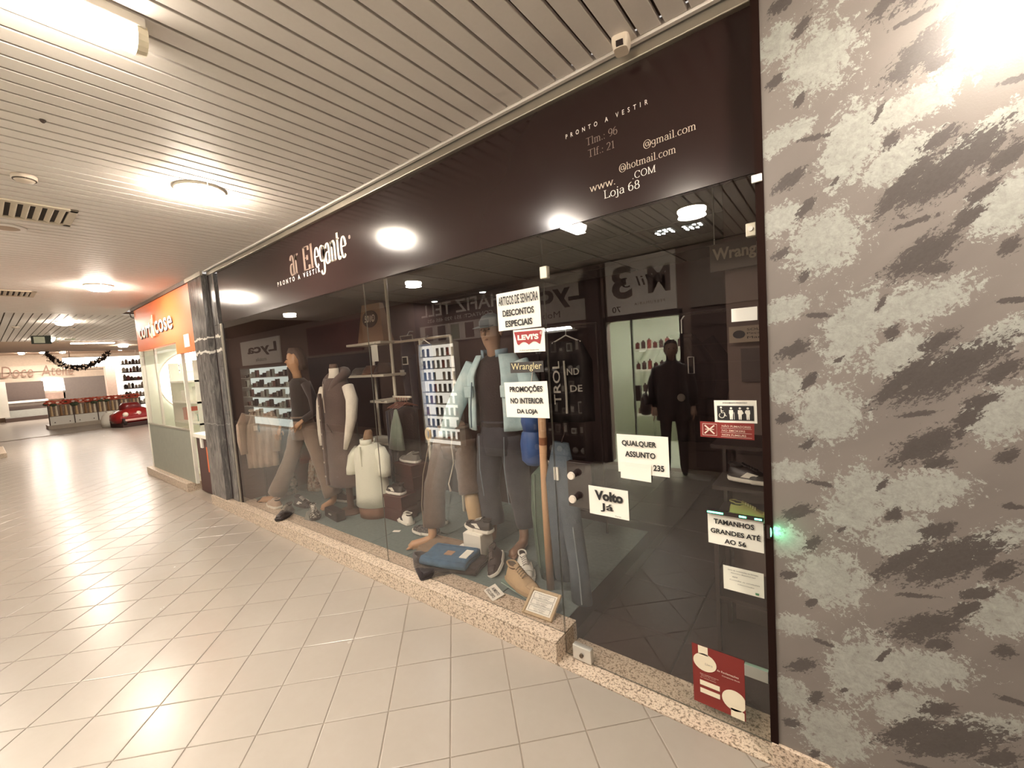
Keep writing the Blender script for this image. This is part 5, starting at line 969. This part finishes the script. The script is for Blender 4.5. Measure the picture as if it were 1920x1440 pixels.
t = thing('glass_riser', 'low clear acrylic riser under the beige sneaker', 'riser', (-1.66, 2.10, ZP), -.25); G().box(-.16, -.06, 0, .16, .06, .028).build('block', mat('#7d8f86', .1, 0, .5), t, bev=.004); G().box(-.155, -.062, .004, .155, -.058, .010).build('bright_edge', mat('#b9c9bf', .2), t)
sneaker('sneaker', 'beige suede sneaker on the low riser at the window front', (-1.79, 2.13, ZP + .0285), -.33, mat('#b59a78', .85, var=.12, scale=30), mat('#a98f70', .8), mat('#8d7a60', .8), lining='#6b5a48', sc_=1.12)
t = thing('rounded_plate', 'white rounded plate reading AUMENTO EXCLUSIVO lying on the sill', 'sign', tuple(atz(925, 1113, ZP) + Vector((0, 0, .004))), -.45, None, .22); G().box(-.075, -.05, 0, .075, .05, .004).build('plate', WHL, t, bev=.0015)
text('AUMENTO', t, INK, (.004, .018, .0042), u=(1, 0, 0), v=(0, 1, 0), w=.10, h=.022, align='C', depth=.0006, bold=.02); text('EXCLUSIVO', t, INK, (-.004, -.016, .0042), u=(1, 0, 0), v=(0, 1, 0), w=.11, h=.022, align='C', depth=.0006, bold=.02)
# ---- pole, green trousers, blue jeans, blue bag
t = thing('wooden_pole', 'round pale wooden pole standing upright at the window corner', 'pole', (-1.50, 2.2, ZP)); PW = NT('pale_wood'); nz = PW.noise(PW.mapping(PW.obj(), (60, 60, 2)), 2, 3); PW.bsdf(PW.mix(nz, lin('#b98e68'), lin('#d3ad86')), .5, 0, .4)
G().tube([(0, 0, 0), (.005, 0, .6), (.02, 0, 1.30)], [.025, .026, .026], 16).build('shaft', PW.m, t, smooth=True); G().tube([(.019, 0, 1.30), (.020, 0, 1.31)], [.026, .022], 16).build('tip', PW.m, t); G().tube([(.014, 0, .97), (.015, 0, 1.02)], .0268, 16).build('worn_band', mat('#8a5a3c', .6), t)
t = thing('standing_trousers', 'dark green trousers hanging beside the wooden pole', 'trousers', (-1.57, 2.29, ZP)); GR = mat('#4f5f52', .9, 0, .2, .25, 14, .3)
G().tube([(.03, 0, .80), (.0, 0, .72), (-.02, 0, .50), (-.01, 0, .12), (.0, 0, .01)], [.035, .085, .085, .075, .06], 14, True, .6).tube([(.05, .0, .80), (.10, .03, .70), (.12, .05, .45), (.10, .06, .02)], [.035, .08, .075, .06], 14, True, .6).build('cloth', GR, t, smooth=True); G().tube([(.03, -.02, .76), (.035, 0, .81), (.05, .02, .83)], .010, 8).build('hanging_loop', WHT, t); G().tube([(-.03, -.052, .75), (-.045, -.055, .4), (-.03, -.05, .1)], .004, 6).build('seam', mat('#6f8272', .9), t)
t = thing('standing_trousers', 'blue grey jeans hanging at the door edge of the window', 'trousers', (-1.33, 2.17, ZP)); BG = mat('#56606a', .9, 0, .2, .25, 18, .3)
G().tube([(0, 0, 1.0), (.0, 0, .80), (.04, 0, .50), (.07, 0, .25), (.08, 0, .0)], [.05, .085, .07, .065, .07], 14, True, .6).tube([(-.02, 0, 1.0), (-.06, .02, .75), (-.07, .03, .45), (-.06, .03, .1)], [.04, .08, .07, .065], 14, True, .6).build('cloth', BG, t, smooth=True); G().box(-.03, -.062, .78, .0, -.05, .86).build('label', PAPER, t); G().tube([(0, 0, 1.0), (0, .05, 1.06), (0, .06, 1.10)], .004, 6).build('hook', DARK, t); G().tube([(.075, -.05, .5), (.10, -.05, .2), (.105, -.05, .02)], .004, 6).build('seam', mat('#8c969d', .9), t)
t = thing('blue_backpack', 'bright blue padded bag hanging behind the wooden pole', 'bag', (-1.64, 2.31, 1.02)); BB = mat('#33528c', .45, var=.25, scale=8)
G().loft([(0, 0, -.10, .06, .05), (0, 0, -.07, .095, .07), (0, 0, .05, .10, .075), (0, 0, .12, .085, .065), (0, 0, .16, .04, .04)], 20).build('lower_pouch', BB, t, smooth=True); G().loft([(0, 0, .13, .07, .055), (0, 0, .20, .085, .065), (0, 0, .30, .07, .055), (0, 0, .34, .03, .03)], 20).build('upper_pouch', BB, t, smooth=True); G().tube([(-.02, 0, .33), (0, .0, .40), (.02, 0, .33)], .008, 6).build('strap', BB, t); G().box(-.03, -.068, .24, .04, -.058, .25).build('logo', PAPER, t); G().tube([(0, .0, .39), (0, .05, .55)], .004, 6).build('cord', STEEL, t)
# ---- things inside, seen through the door
t = thing('hanging_brand_banner', 'dark banner with pale letters Wrang near the top right behind the door', 'banner', (-.42, 2.62, 2.15)); G().box(-.125, 0, -.075, .205, .012, .075).build('panel', mat('#574d46', .7), t); text('Wrangler', t, mat('#a89a87', .6), (-.11, -.002, -.035), w=.44 * .68, h=.085, bold=.03); G().tube([(-.1, .005, .07), (-.1, .005, .565)], .003, 6).tube([(.18, .005, .07), (.18, .005, .565)], .003, 6).build('wires', STEEL, t)
t = thing('wall_plaque', 'pale plaque with a small emblem and text on the side wall', 'plaque', (-.34, 2.62, 1.71)); G().box(-.12, 0, -.045, .12, .01, .045).build('board', mat('#8d7d6d', .6), t); G().prism(oval(-.07, 0, .03, .022), -.004, 0).build('emblem', INK, t); [text(s_, t, INK, (-.03, -.002, z_), w=.12, h=.012) for s_, z_ in (('SOLD A', .018), ('Peças de', -.004), ('Marcas', -.026))]
t = thing('wall_board', 'dark board below the plaque on the side wall', 'board', (-.33, 2.66, 1.55)); G().box(-.08, 0, -.11, .12, .012, .08).build('board', mat('#3b2d2a', .6), t); G().box(-.084, .002, .08, .124, .014, .088).build('edge', mat('#5c4c46', .6), t)
struct(G().box(-.48, 2.675, 0, -.2115, 2.72, 2.7).build('wall_return', mat('#665650', .85, var=.1)))
t = thing('shoe_rack', 'dark shoe rack with green light strips at the right of the door', 'rack', (-.385, 2.45, 0.0015)); DK = mat('#322523', .5)
for z in (.30, .72, .90, 1.12): G().box(-.13, -.12, z, .165, .2, z + .02).build('shelf_board', DK, t)
for x in (-.13, .145): G().box(x, .16, 0, x + .02, .2, 1.25).build('upright', DK, t); G().box(x, -.12, 0, x + .02, -.10, .74).build('upright', DK, t)
GLW = m_emit('#5bffb0', 7.0, 'green_led')
for x0, x1 in ((-.125, -.06), (.0, .03), (.065, .10)): G().tube([(x0, -.127, .752), (x1, -.127, .752)], .007, 8).build('led_strip', GLW, t)
ld = bpy.data.lights.new('green_led', 'AREA'); ld.shape = 'RECTANGLE'; ld.size = .25; ld.size_y = .02; ld.energy = .25; ld.color = (.25, 1, .55); lo = bpy.data.objects.new('led_light', ld); COL.objects.link(lo); lo.parent = t; lo.location = (0, -.14, .752); lo.rotation_euler = (PI / 2, 0, PI)
sneaker('sneaker', 'black sneaker with a white side patch on the rack behind the door', (-.45, 2.42, .943), -.15, BLKL, WHL, BLKL, accent=WHL, sc_=.8)
sneaker('sneaker', 'yellow sneaker on the rack behind the door', (-.45, 2.42, .744), -.1, mat('#a39a5c', .8), mat('#8c8a80', .7), mat('#d8d29a', .7), sc_=.72)
t = thing('hanging_black_jacket', 'black jacket with a pale outlined tag hanging right of the doorway', 'jacket', (-.90, 3.3, 1.74)); bo = jacket_hang(t, mat('#231a1a', .95, 0, .1), .24, .80); G().tube([(.06, -.09, -.16), (.10, -.09, -.16), (.10, -.09, -.28), (.06, -.09, -.28), (.06, -.09, -.16)], .004, 6).build('tag_outline', mat('#b9b0a6', .5), bo); G().sph((.0, -.085, -.46), (.03, .006, .03), 10, 6).build('badge', mat('#5b5048', .6), bo); G().tube([(0, 0, .01), (0, .0, .12), (.03, 0, .16)], .006, 6).build('hook', STEEL, t); G().tube([(-.3, 0, .16), (.5, 0, .16)], .012, 8).tube([(.5, 0, .16), (.5, 0, -1.738)], .012, 8).build('rail', DARK, t)
# small ceiling spots in the shop
for k, (px, py, y) in enumerate(((768, 528, 3.6), (905, 548, 4.2), (657, 597, 3.6))):
    q = at(px, py, y); q = atz(px, py, 2.70); 
    if q.y > 5.3 or q.x < -5.6: q = Vector((max(-5.4, min(-.6, q.x)), min(5.2, q.y), 2.70))
    t = thing('shop_spotlight', ['small lit ceiling spot above the shelf rack', 'small lit ceiling spot above the jacket mannequin', 'small lit ceiling spot at the left inside the shop'][k], 'light', (q.x, q.y, 2.711)); G().loft([(0, 0, -.012, .055, .055), (0, 0, -.001, .062, .062)], 24).build('ring', WHITE, t, smooth=True); G().loft([(0, 0, -.016, .045, .045), (0, 0, -.012, .05, .05)], 24).build('diffuser', LAMP_W, t)
    ld = bpy.data.lights.new('shop_spot', 'AREA'); ld.shape = 'DISK'; ld.size = .1; ld.energy = SHOP_W; ld.color = (1, .96, .9); lo = bpy.data.objects.new('spot_bulb', ld); COL.objects.link(lo); lo.parent = t; lo.location = (0, 0, -.03)
for k, (px, py) in enumerate(((1247, 437), (1302, 427))):
    q = atz(px, py, 2.69); q.y = min(q.y, 5.3); t = thing('louvre_lamp', ['left', 'right'][k] + ' faceted ceiling lamp with glittering reflector cells above the door', 'light', (q.x, q.y, 2.711)); G().box(-.09, -.11, -.012, .09, .11, -.001).build('frame', mat('#6a5f59', .4, .3), t)
    for i in range(4):
        for j in range(3): 
            if (i * 3 + j * 5 + k) % 4: G().prism([(-.08 + i * .042, -.09 + j * .06), (-.055 + i * .042, -.085 + j * .06), (-.06 + i * .042, -.055 + j * .06)], -.017, -.012, 'z').build('reflector_cell', LAMP_W, t)

# ---- green LED bar on the door edge, plus an added tip and light that streak the mural green
t = thing('led_bar', 'thin green LED bar at the door edge above the large sizes paper', 'LED bar', (-.33, YG - .012, .953)); G().box(-.105, -.006, 0, .105, .010, .012).build('housing', BLACK, t)
for k, (a_, b_) in enumerate(((-.10, -.04), (.02, .045), (.075, .10))): G().tube([(a_, -.007, .008), (b_, -.007, .008)], .0035, 6).build('diode_row', GLW, t)
tb = thing('added_glow_tip', 'tiny added green glow source at the mural side of the door frame', 'LED bar', (-.199, 1.7745, .925)); G().box(-.006, -.008, 0, .006, .001, .05).build('housing', BLACK, tb); G().sph((.007, -.005, .025), (.003, .003, .018), 8, 6).build('glow_bead', GLW, tb)
ld = bpy.data.lights.new('added_glow', 'AREA'); ld.shape = 'RECTANGLE'; ld.size = .012; ld.size_y = .03; ld.energy = .12; ld.color = (.18, 1, .5); lo = bpy.data.objects.new('added_glow', ld); COL.objects.link(lo); lo.parent = tb; lo.location = (.012, -.007, .025); lo.rotation_euler = (0, -PI / 2, 0)

# ---- dark jersey with white letters hanging inside, right of the window papers
q = at(1062, 640, 3.05); t = thing('lettered_jersey', 'dark jersey with white upright lettering hanging inside behind the door joint', 'jersey', (q.x, 3.05, q.z), .35)
jb = G().sheet([[(.20 * (j / 6 - 1) * (.6 + .4 * min(1, i / 2)), -.02 * math.sin(j * 1.3 + i * .4) - .03 * (1 - (j / 6 - 1) ** 2), -i * .085) for j in range(13)] for i in range(9)], .012).build('body', mat('#2a2222', .9), t, smooth=True)
JW = mat('#cfc8bc', .7)
text('TROL', jb, JW, (-.06, -.065, -.52), u=(0, 0, 1), v=(-1, 0, 0), w=.36, h=.06, bold=.01, depth=.001); text('ND', jb, JW, (.0, -.065, -.28), w=.10, h=.055, bold=.01); text('DE', jb, JW, (.02, -.065, -.42), w=.10, h=.055, bold=.01); G().tube([(-.02, -.062, -.16), (-.015, -.066, -.40), (-.02, -.06, -.60)], .010, 6).build('white_stripe', JW, jb)
G().tube([(-.12, -.02, -.01), (0, -.02, .05), (.12, -.02, -.01)], .006, 6).tube([(0, -.02, .05), (0, 0, .10), (.02, .02, .13)], .004, 6).build('hanger', STEEL, t)
G().tube([(-.25, .02, .13), (.25, .02, .13)], .010, 8).tube([(.25, .02, .13), (.25, .02, -q.z + .125)], .010, 8).tube([(-.25, .02, .13), (-.25, .02, -q.z + .125)], .010, 8).build('rail', DARK, t)
# ================================================================== OPPOSITE SIDE OF THE CORRIDOR (seen mirrored in the glass)
YO = -2.0
def mx(px, py, y=None): q = at(px, py, 2 * YG - (YO if y is None else y)); return q.x, q.z     # point read in the mirror image -> place on the opposite wall
OU = (-1, 0, 0)
WO = mat('#85726a', .8, var=.1, scale=2)
dx0, dx1 = mx(1137, 605)[0], mx(1274, 590)[0]; dz1 = mx(1205, 597)[1]
wo = struct(G().box(-40, YO - .15, 0, -22, YO, 3.0).box(-22, YO - .15, 2.06, dx0, YO, 3.0).box(-22, YO - .15, 0, dx0 - .02, YO, 2.06).box(dx0 - .02, YO - .15, dz1, dx1 + .02, YO, 3.0).box(dx1 + .02, YO - .15, 0, 6, YO, 3.0).build('wall_front', WO))
struct(G().box(6, -2.2, 0, 6.1, 2.1, 3.0).build('wall_end', mat('#9a8676', .8)))
# lit perfumery doorway
pi = struct(G().box(dx0 - .9, YO - 2.2, -.02, dx1 + .9, YO - 2.15, 2.7).box(dx0 - .95, YO - 2.2, -.02, dx0 - .9, YO - .15, 2.7).box(dx1 + .9, YO - 2.2, -.02, dx1 + .95, YO - .15, 2.7).box(dx0 - .95, YO - 2.2, 2.7, dx1 + .95, YO - .15, 2.75).box(dx0 - .95, YO - 2.2, -.05, dx1 + .95, YO - .0, -.002).build('wall_perfumery', mat('#cfd3c2', .7)))
ld = bpy.data.lights.new('perfumery_lamp', 'AREA'); ld.size = .9; ld.energy = PERF_W; ld.color = (1, .985, .88); lo = bpy.data.objects.new('perfumery_lamp', ld); COL.objects.link(lo); lo.location = ((dx0 + dx1) / 2, YO - 1.0, 2.68)
df = struct(G().box(dx0 - .04, YO, 0, dx0, YO + .03, dz1 + .05).box(dx1, YO, 0, dx1 + .04, YO + .03, dz1 + .05).box(dx0 - .04, YO, dz1, dx1 + .04, YO + .03, dz1 + .07).build('door_frame_perfumery', BLACK))
G().box(dx0 + .35, YO - .06, 0, dx0 + .375, YO - .02, dz1).build('door_stile', mat('#8d948a', .4, .4), df); G().box(dx0 + .40, YO - .03, .92, dx0 + .47, YO + .03, 1.14).build('pull_handle', BLACK, df)
for zz in (.45, .85, 1.25, 1.62):
    t = thing('perfume_shelf', 'white shelf of dark bottles in the mirrored perfumery doorway, %s' % {.45: 'lowest', .85: 'second from the bottom', 1.25: 'second from the top', 1.62: 'topmost'}[zz], 'shelf', ((dx0 + dx1) / 2 - .25, YO - 1.6, zz)); G().box(-.5, -.12, 0, .5, .12, .03).build('board', WHITE, t); G().box(-.5, .08, -.10, -.46, .12, 0).box(.46, .08, -.1, .5, .12, 0).box(-.5, -.53, -.03, -.46, .0, .0).box(.46, -.53, -.03, .5, 0, 0).build('brackets', WHITE, t)
    for k in range(9):
        b_ = thing('perfume_bottle', '%s perfume bottle on the %s mirrored perfumery shelf, %s from the left' % (['deep red', 'black brown', 'wine red'][k % 3], {.45: 'lowest', .85: 'second', 1.25: 'third', 1.62: 'top'}[zz], ORDN[k]), 'bottle', ((dx0 + dx1) / 2 - .25 - .42 + k * .105, YO - 1.6, zz + .0305), 0, 'perfume bottles in the mirrored shop'); h_ = .12 + .06 * ((k * 7) % 3) / 2
        G().loft([(0, 0, 0, .036, .03), (0, 0, h_ * .8, .036, .03), (0, 0, h_ * .86, .012, .012)], 10, sq=.6).build('flask', mat(['#4a2320', '#3b2a28', '#6d3430'][k % 3], .3), b_); G().cyl((0, 0, h_ * .86), (0, 0, h_), .016, n=8).build('cap', BLACK, b_)
# perfumery sign: 3M ... 70
x0, z0 = mx(1140, 592); x1, z1 = mx(1268, 480); t = thing('perfumery_sign', 'grey sign 3M with number 70 over the mirrored doorway', 'sign', ((x0 + x1) / 2, YO + .02, 2.5)); SG = mat('#ece5de', .6); DKL = mat('#6a5d58', .6)
hw_ = (x1 - x0) / 2 - .01; G().box(-hw_, -.02, dz1 + .08 - 2.5, hw_, .02, ZC - .03 - 2.5).build('panel', SG, t)
text('3', t, DKL, (-.10, .02, -.13), u=OU, w=-.0 + .30, h=.46, bold=.03); text('M', t, DKL, (.42, .02, -.10), u=OU, w=.30, h=.36, bold=.03) 
text('Mil 3', t, mat('#3f3634', .6), (.32, .024, .02), u=OU, w=.55, h=.14, skew=.3); text('PERFUMARIA', t, DKL, (.34, .02, -.24), u=OU, w=.42, h=.04, space=1.3); text('70', t, INK, (-.28, .02, -.31), u=OU, w=.13, h=.085, bold=.02)
tag(G().box(-.09, .002, 0, .13, .10, 2.9).build('dark_pilaster', mat('#3b2c2a', .5), loc=(dx0 - .19, YO, 0)), 'dark pilaster between the mirrored perfumery and the phone shop', 'pilaster')
# dark panels right of the doorway
t = thing('dark_shutter', 'dark closed shop front right of the mirrored perfumery', 'shutter', (dx1 + 1.2, YO + .02, 0))
for k in range(9): G().box(-1.05, -.01, .05 + k * .23, 1.2, .02, .05 + k * .23 + .222).build('panel', mat('#4b3a37', .6), t)
G().box(-1.05, -.01, 2.14, 1.2, .03, 2.88).build('fascia', mat('#7f736c', .6), t)
# Lyca sign + accessory display
x0 = mx(985, 560)[0]; x1 = mx(1105, 540)[0]; t = thing('lyca_sign', 'big grey Lyca sign over the mirrored accessory cabinet', 'sign', ((x0 + x1) / 2, YO + .03, 2.45)); hw_ = (x1 - x0) / 2
G().box(-hw_, -.02, -.30, hw_, .02, .45).build('panel', mat('#cfc6bd', .6), t); text('Lyca', t, mat('#3d3331', .6), (hw_ - .06, .02, -.08), u=OU, w=hw_ * 2 - .12, h=.40, bold=.03); text('Mobile', t, mat('#3d3331', .6), (hw_ - .5, .02, -.22), u=OU, w=.5, h=.10)
def cabinet(name, label, px0, px1, zt, rows, glow, es, depth=.35, zb=.1, m=BLACK):
    a_ = mx(px0, 700)[0]; b_ = mx(px1, 700)[0]; t = thing(name, label, 'cabinet', ((a_ + b_) / 2, YO + .002, 0)); h_ = (b_ - a_) / 2
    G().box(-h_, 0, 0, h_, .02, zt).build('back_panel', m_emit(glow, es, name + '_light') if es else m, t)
    G().box(-h_ - .03, 0, 0, -h_, depth, zt).box(h_, 0, 0, h_ + .03, depth, zt).box(-h_ - .03, 0, zt, h_ + .03, depth, zt + .04).build('carcass', m, t)
    for k in range(rows): z = zb + (zt - zb) * k / rows; G().box(-h_, .02, z, h_, depth, z + .02).build('shelf_board', m if not es or es < 1 else WHITE, t)
    return t, (a_ + b_) / 2, h_, [zb + (zt - zb) * k / rows + .0205 for k in range(rows)], (zt - zb) / rows
t, cx_, h_, zs, dz_ = cabinet('accessory_cabinet', 'dark cabinet of phone accessories mirrored beside the door', 1005, 1108, 1.98, 6, '#d8e4dc', .0)
for r_, z in enumerate(zs):
    n_ = 7
    for k in range(n_):
        xx = cx_ - h_ + .08 + (2 * h_ - .16) * k / (n_ - 1); g_ = thing('accessory_pack', '%s accessory on the %s shelf of the mirrored dark cabinet, %s from the left' % ((['silver', 'black', 'grey'][k % 3] + ' headphone') if r_ in (0, 4) else (['white', 'brown', 'grey', 'black'][(k * 3 + r_) % 4] + ' boxed'), ROWN[r_], ORDN[k]), 'accessory', (xx, YO + .22, z), 0, 'accessories in the mirrored cabinet')
        if r_ == 4 or r_ == 0: G().sph((0, 0, .05), (.045, .04, .05), 10, 8).build('shell', mat(['#dcd8d0', '#4a4340', '#b9b0a8'][k % 3], .3), g_, smooth=True); G().tube([(-.03, 0, .09), (0, 0, .12), (.03, 0, .09)], .006, 6).build('band', INK, g_)
        else: hh = .08 + .05 * ((k + r_) % 3); G().box(-.04, -.02, 0, .04, .02, hh).build('carton', mat(['#e6e2d8', '#5a504b', '#9a9088', '#38302e'][(k * 3 + r_) % 4], .5), g_); G().box(-.025, .02, .02, .025, .022, hh - .02).build('print', mat(['#4a423f', '#d8d0c4'][(k + r_) % 2], .5), g_)
ld = bpy.data.lights.new('cabinet_fill_light', 'AREA'); ld.shape = 'RECTANGLE'; ld.size = 1.0; ld.size_y = .1; ld.energy = 22; lo = bpy.data.objects.new('cabinet_fill_light', ld); COL.objects.link(lo); lo.parent = t; lo.location = (0, .5, 2.02); lo.rotation_euler = (.5, 0, 0)  # added fill light, makes the accessories brighter in the mirror image
G().box(-h_, .42, 1.98, h_, .48, 2.02).build('light_rail', WHITE, t); G().box(-h_, .02, 1.985, -h_ + .03, .48, 2.0).box(h_ - .03, .02, 1.985, h_, .48, 2.0).build('rail_arms', WHITE, t)
# HAFIZ TELL sign
x0 = mx(780, 590)[0]; x1 = mx(955, 560)[0]; t = thing('phone_shop_sign', 'dark HAFIZ TELL sign with contact number and phone pictures in the mirror', 'sign', ((x0 + x1) / 2, YO + .03, 2.45)); hw_ = (x1 - x0) / 2; LG = mat('#f4eee8', .6)
G().box(-hw_, -.02, -.42, hw_, .02, .47).build('panel', mat('#3d302f', .6), t); text('HAFIZ TELL', t, LG, (hw_ - .12, .02, .12), u=OU, w=hw_ * 2 - .35, h=.24, bold=.01); text('CONTACT: 351 920 485 625', t, LG, (hw_ - .35, .02, .0), u=OU, w=hw_ * 2 - .75, h=.065)
G().box(-hw_ + .15, .02, -.40, hw_ - .30, .024, -.06).build('picture_strip', mat('#d8d2cc', .6), t)
for k in range(5): xx = hw_ - .45 - k * (hw_ * 2 - .6) / 5; G().box(xx - .22, .024, -.37, xx, .028, -.09).build('phone_picture', mat(['#3b2d2b', '#4a3432', '#7d8a7c', '#352a29', '#5c4a46'][k], .5), t)
# bright wall of phone cases
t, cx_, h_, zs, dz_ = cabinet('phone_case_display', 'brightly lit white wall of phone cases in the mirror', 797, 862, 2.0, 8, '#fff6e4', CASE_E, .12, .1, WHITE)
for r_, z in enumerate(zs):
    for k in range(7):
        if (r_ * 5 + k * 3) % 7 == 6: continue
        xx = cx_ - h_ + .08 + (2 * h_ - .16) * k / 6; g_ = thing('phone_case', '%s phone case on the %s row of the bright mirrored display, %s from the left' % (['charcoal', 'cream', 'red', 'sage', 'ivory', 'blue'][(k * 5 + r_ * 7) % 6], ROWN[r_], ORDN[k]), 'phone case', (xx, YO + .07, z), 0, 'phone cases in the mirrored display')
        G().box(-.038, -.005, 0, .038, .006, .155).build('shell', mat(['#7b736c', '#d4c9b8', '#b86a5c', '#a3aea5', '#e4dac8', '#7d8a96'][(k * 5 + r_ * 7) % 6], .5), g_, bev=.004); G().box(-.028, .006, .10, -.004, .009, .145).build('camera_window', INK, g_)
# second phone shop further left, counters and lit goods
x0 = mx(455, 660)[0]; x1 = mx(528, 655)[0]; t = thing('lyca_sign', 'smaller Lyca Mobile sign far left in the mirrored shops', 'sign', ((x0 + x1) / 2, YO + .03, 2.35)); hw_ = (x1 - x0) / 2
G().box(-hw_, -.02, -.38, hw_, .02, .42).build('panel', mat('#f1ebe2', .6), t); text('Lyca', t, mat('#3d3331', .6), (hw_ - .2, .02, -.10), u=OU, w=hw_ * 1.5, h=.38, bold=.03); text('mobile', t, mat('#3d3331', .6), (hw_ - 1.0, .02, -.28), u=OU, w=.8, h=.12)
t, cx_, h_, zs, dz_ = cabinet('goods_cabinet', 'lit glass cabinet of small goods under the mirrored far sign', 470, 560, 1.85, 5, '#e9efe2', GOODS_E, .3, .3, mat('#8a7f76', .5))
for r_, z in enumerate(zs):
    for k in range(12):
        xx = cx_ - h_ + .15 + (2 * h_ - .3) * k / 11; hh = .08 + .05 * ((k * 5 + r_) % 4); g_ = thing('small_goods', '%s carton on the %s shelf of the lit mirrored cabinet, %s from the left' % (['brown', 'cream', 'rose', 'black', 'grey green'][(k * 3 + r_ * 2) % 5], ROWN[r_], ORDN[k]), 'box', (xx, YO + .18, z), 0, 'boxed goods in the mirrored cabinet'); G().box(-.07, -.04, 0, .07, .04, hh).build('carton', mat(['#5a4f4a', '#cfc7b9', '#8b6259', '#3d3532', '#a7a79b'][(k * 3 + r_ * 2) % 5], .5), g_); G().box(-.05, .04, .02, .05, .042, hh - .02).build('label_print', mat(['#d8d0c4', '#4a423f'][(k + r_) % 2], .5), g_)
t = thing('red_shop_sign', 'dark red sign panel in the mirror left of the phone shop', 'sign', (mx(625, 620)[0], YO + .03, 2.4)); G().box(-1.3, -.02, -.35, 1.3, .02, .42).build('panel', mat('#4e2422', .6), t); G().box(-1.3, .02, .40, 1.3, .03, .42).build('edge', mat('#7a3b36', .5), t)
t = thing('dark_shop_window', 'dim shop window mirrored under the red sign', 'window', (mx(640, 700)[0], YO + .03, 0)); G().box(-1.6, -.02, .2, 1.6, 0, 2.0).build('pane', mat('#3a2e2b', .2), t); G().box(-1.65, -.02, .12, 1.65, .03, .2).box(-1.65, -.02, 2.0, 1.65, .03, 2.06).build('frame', mat('#6b5a50', .5), t)
# person standing before the perfumery, seen from behind in the mirror
q = mx(1262, 760, YO + .30); t = thing('person', 'person in dark coat and trousers carrying a black shoulder bag, mirrored in the doorway', 'person', (q[0], YO + .30, 0.0005), PI - .35)
def skin_body(name, verts, edges, rad, m, parent):
    me = bpy.data.meshes.new(name); me.from_pydata(verts, edges, []); o = bpy.data.objects.new(name, me); COL.objects.link(o); o.parent = parent
    md = o.modifiers.new('skin', 'SKIN'); me.skin_vertices[0].data[0].use_root = True
    for i, r_ in enumerate(rad): me.skin_vertices[0].data[i].radius = r_ if isinstance(r_, tuple) else (r_, r_)
    md.use_smooth_shade = True; s_ = o.modifiers.new('sub', 'SUBSURF'); s_.levels = 1; s_.render_levels = 2; me.materials.append(m); return o
V = [(0, 0, .92), (0, 0, 1.08), (0, 0, 1.25), (0, .005, 1.38), (0, .01, 1.46), (0, -.01, 1.54), (0, -.015, 1.62),
     (-.09, 0, .86), (-.10, -.01, .48), (-.10, .01, .09), (-.11, -.13, .035), (.09, 0, .86), (.10, .0, .48), (.10, .02, .09), (.12, -.12, .035),
     (-.17, 0, 1.37), (-.22, .01, 1.12), (-.23, -.06, .88), (.17, 0, 1.37), (.22, .01, 1.12), (.22, -.07, .88)]
E_ = [(0, 1), (1, 2), (2, 3), (3, 4), (4, 5), (5, 6), (0, 7), (7, 8), (8, 9), (9, 10), (0, 11), (11, 12), (12, 13), (13, 14), (3, 15), (15, 16), (16, 17), (3, 18), (18, 19), (19, 20)]
Rr = [(.15, .11), (.135, .10), (.15, .11), (.14, .10), .06, (.065, .075), (.075, .09), .095, .065, .045, .038, .095, .065, .045, .038, .065, .048, .036, .065, .048, .036]
skin_body('body', V, E_, Rr, mat('#2c2222', .8), t)
G().loft([(0, 0, .72, .21, .15), (0, 0, .95, .195, .145), (0, 0, 1.15, .18, .135), (0, 0, 1.32, .19, .13), (0, 0, 1.42, .15, .10), (0, 0, 1.48, .07, .07)], 22, wob=.015).tube([(-.17, 0, 1.38), (-.235, .01, 1.12), (-.24, -.05, .92)], [.075, .062, .055], 12).tube([(.17, 0, 1.38), (.235, .01, 1.12), (.235, -.06, .92)], [.075, .062, .055], 12).build('coat', fabric('#2d2222'), t, smooth=True)
hd = G().loft([(0, -.01, 1.48, .05, .05), (0, -.02, 1.55, .058, .066), (0, -.025, 1.61, .072, .088), (0, -.02, 1.66, .076, .094), (0, -.01, 1.71, .06, .078), (0, -.01, 1.73, .03, .04)], 18); hd.tube([(0, -.115, 1.635), (0, -.135, 1.605), (0, -.11, 1.595)], [.010, .014, .008], 8).sph((0, -.108, 1.57), (.022, .010, .007), 8, 6).sph((-.076, -.01, 1.61), (.01, .018, .028), 8, 6).sph((.076, -.01, 1.61), (.01, .018, .028), 8, 6); hd.build('head', mat('#8a6c5c', .5), t, smooth=True)
for sx in (-.03, .03): G().sph((sx, -.105, 1.635), (.013, .008, .007), 8, 6).build('eye', INK, t)
G().loft([(0, .012, 1.56, .072, .075), (0, .012, 1.64, .084, .098), (0, .0, 1.71, .074, .092), (0, -.01, 1.745, .035, .045)], 18, wob=.03).build('hair', mat('#2e2320', .8), t, smooth=True)
hand(t, (-.235, -.07, .87), mat('#a98874', .5), (0, -.2, -1)); hand(t, (.23, -.08, .87), mat('#a98874', .5), (0, -.2, -1))
t2 = thing('shoulder_bag', 'black shoulder bag hanging at the side of the mirrored person', 'bag', tuple(Vector(t.location) + Matrix.Rotation(PI - .35, 3, 'Z') @ Vector((.335, .03, .80))), PI - .35); G().loft([(0, 0, 0, .06, .15), (0, 0, .06, .075, .17), (0, 0, .20, .06, .15), (0, 0, .26, .03, .12)], 18).build('pouch', BLACK, t2, smooth=True); G().tube([(0, -.11, .24), (-.06, -.05, .45), (-.14, 0, .64), (-.06, .05, .45), (0, .11, .24)], .010, 6).build('strap', BLACK, t2)
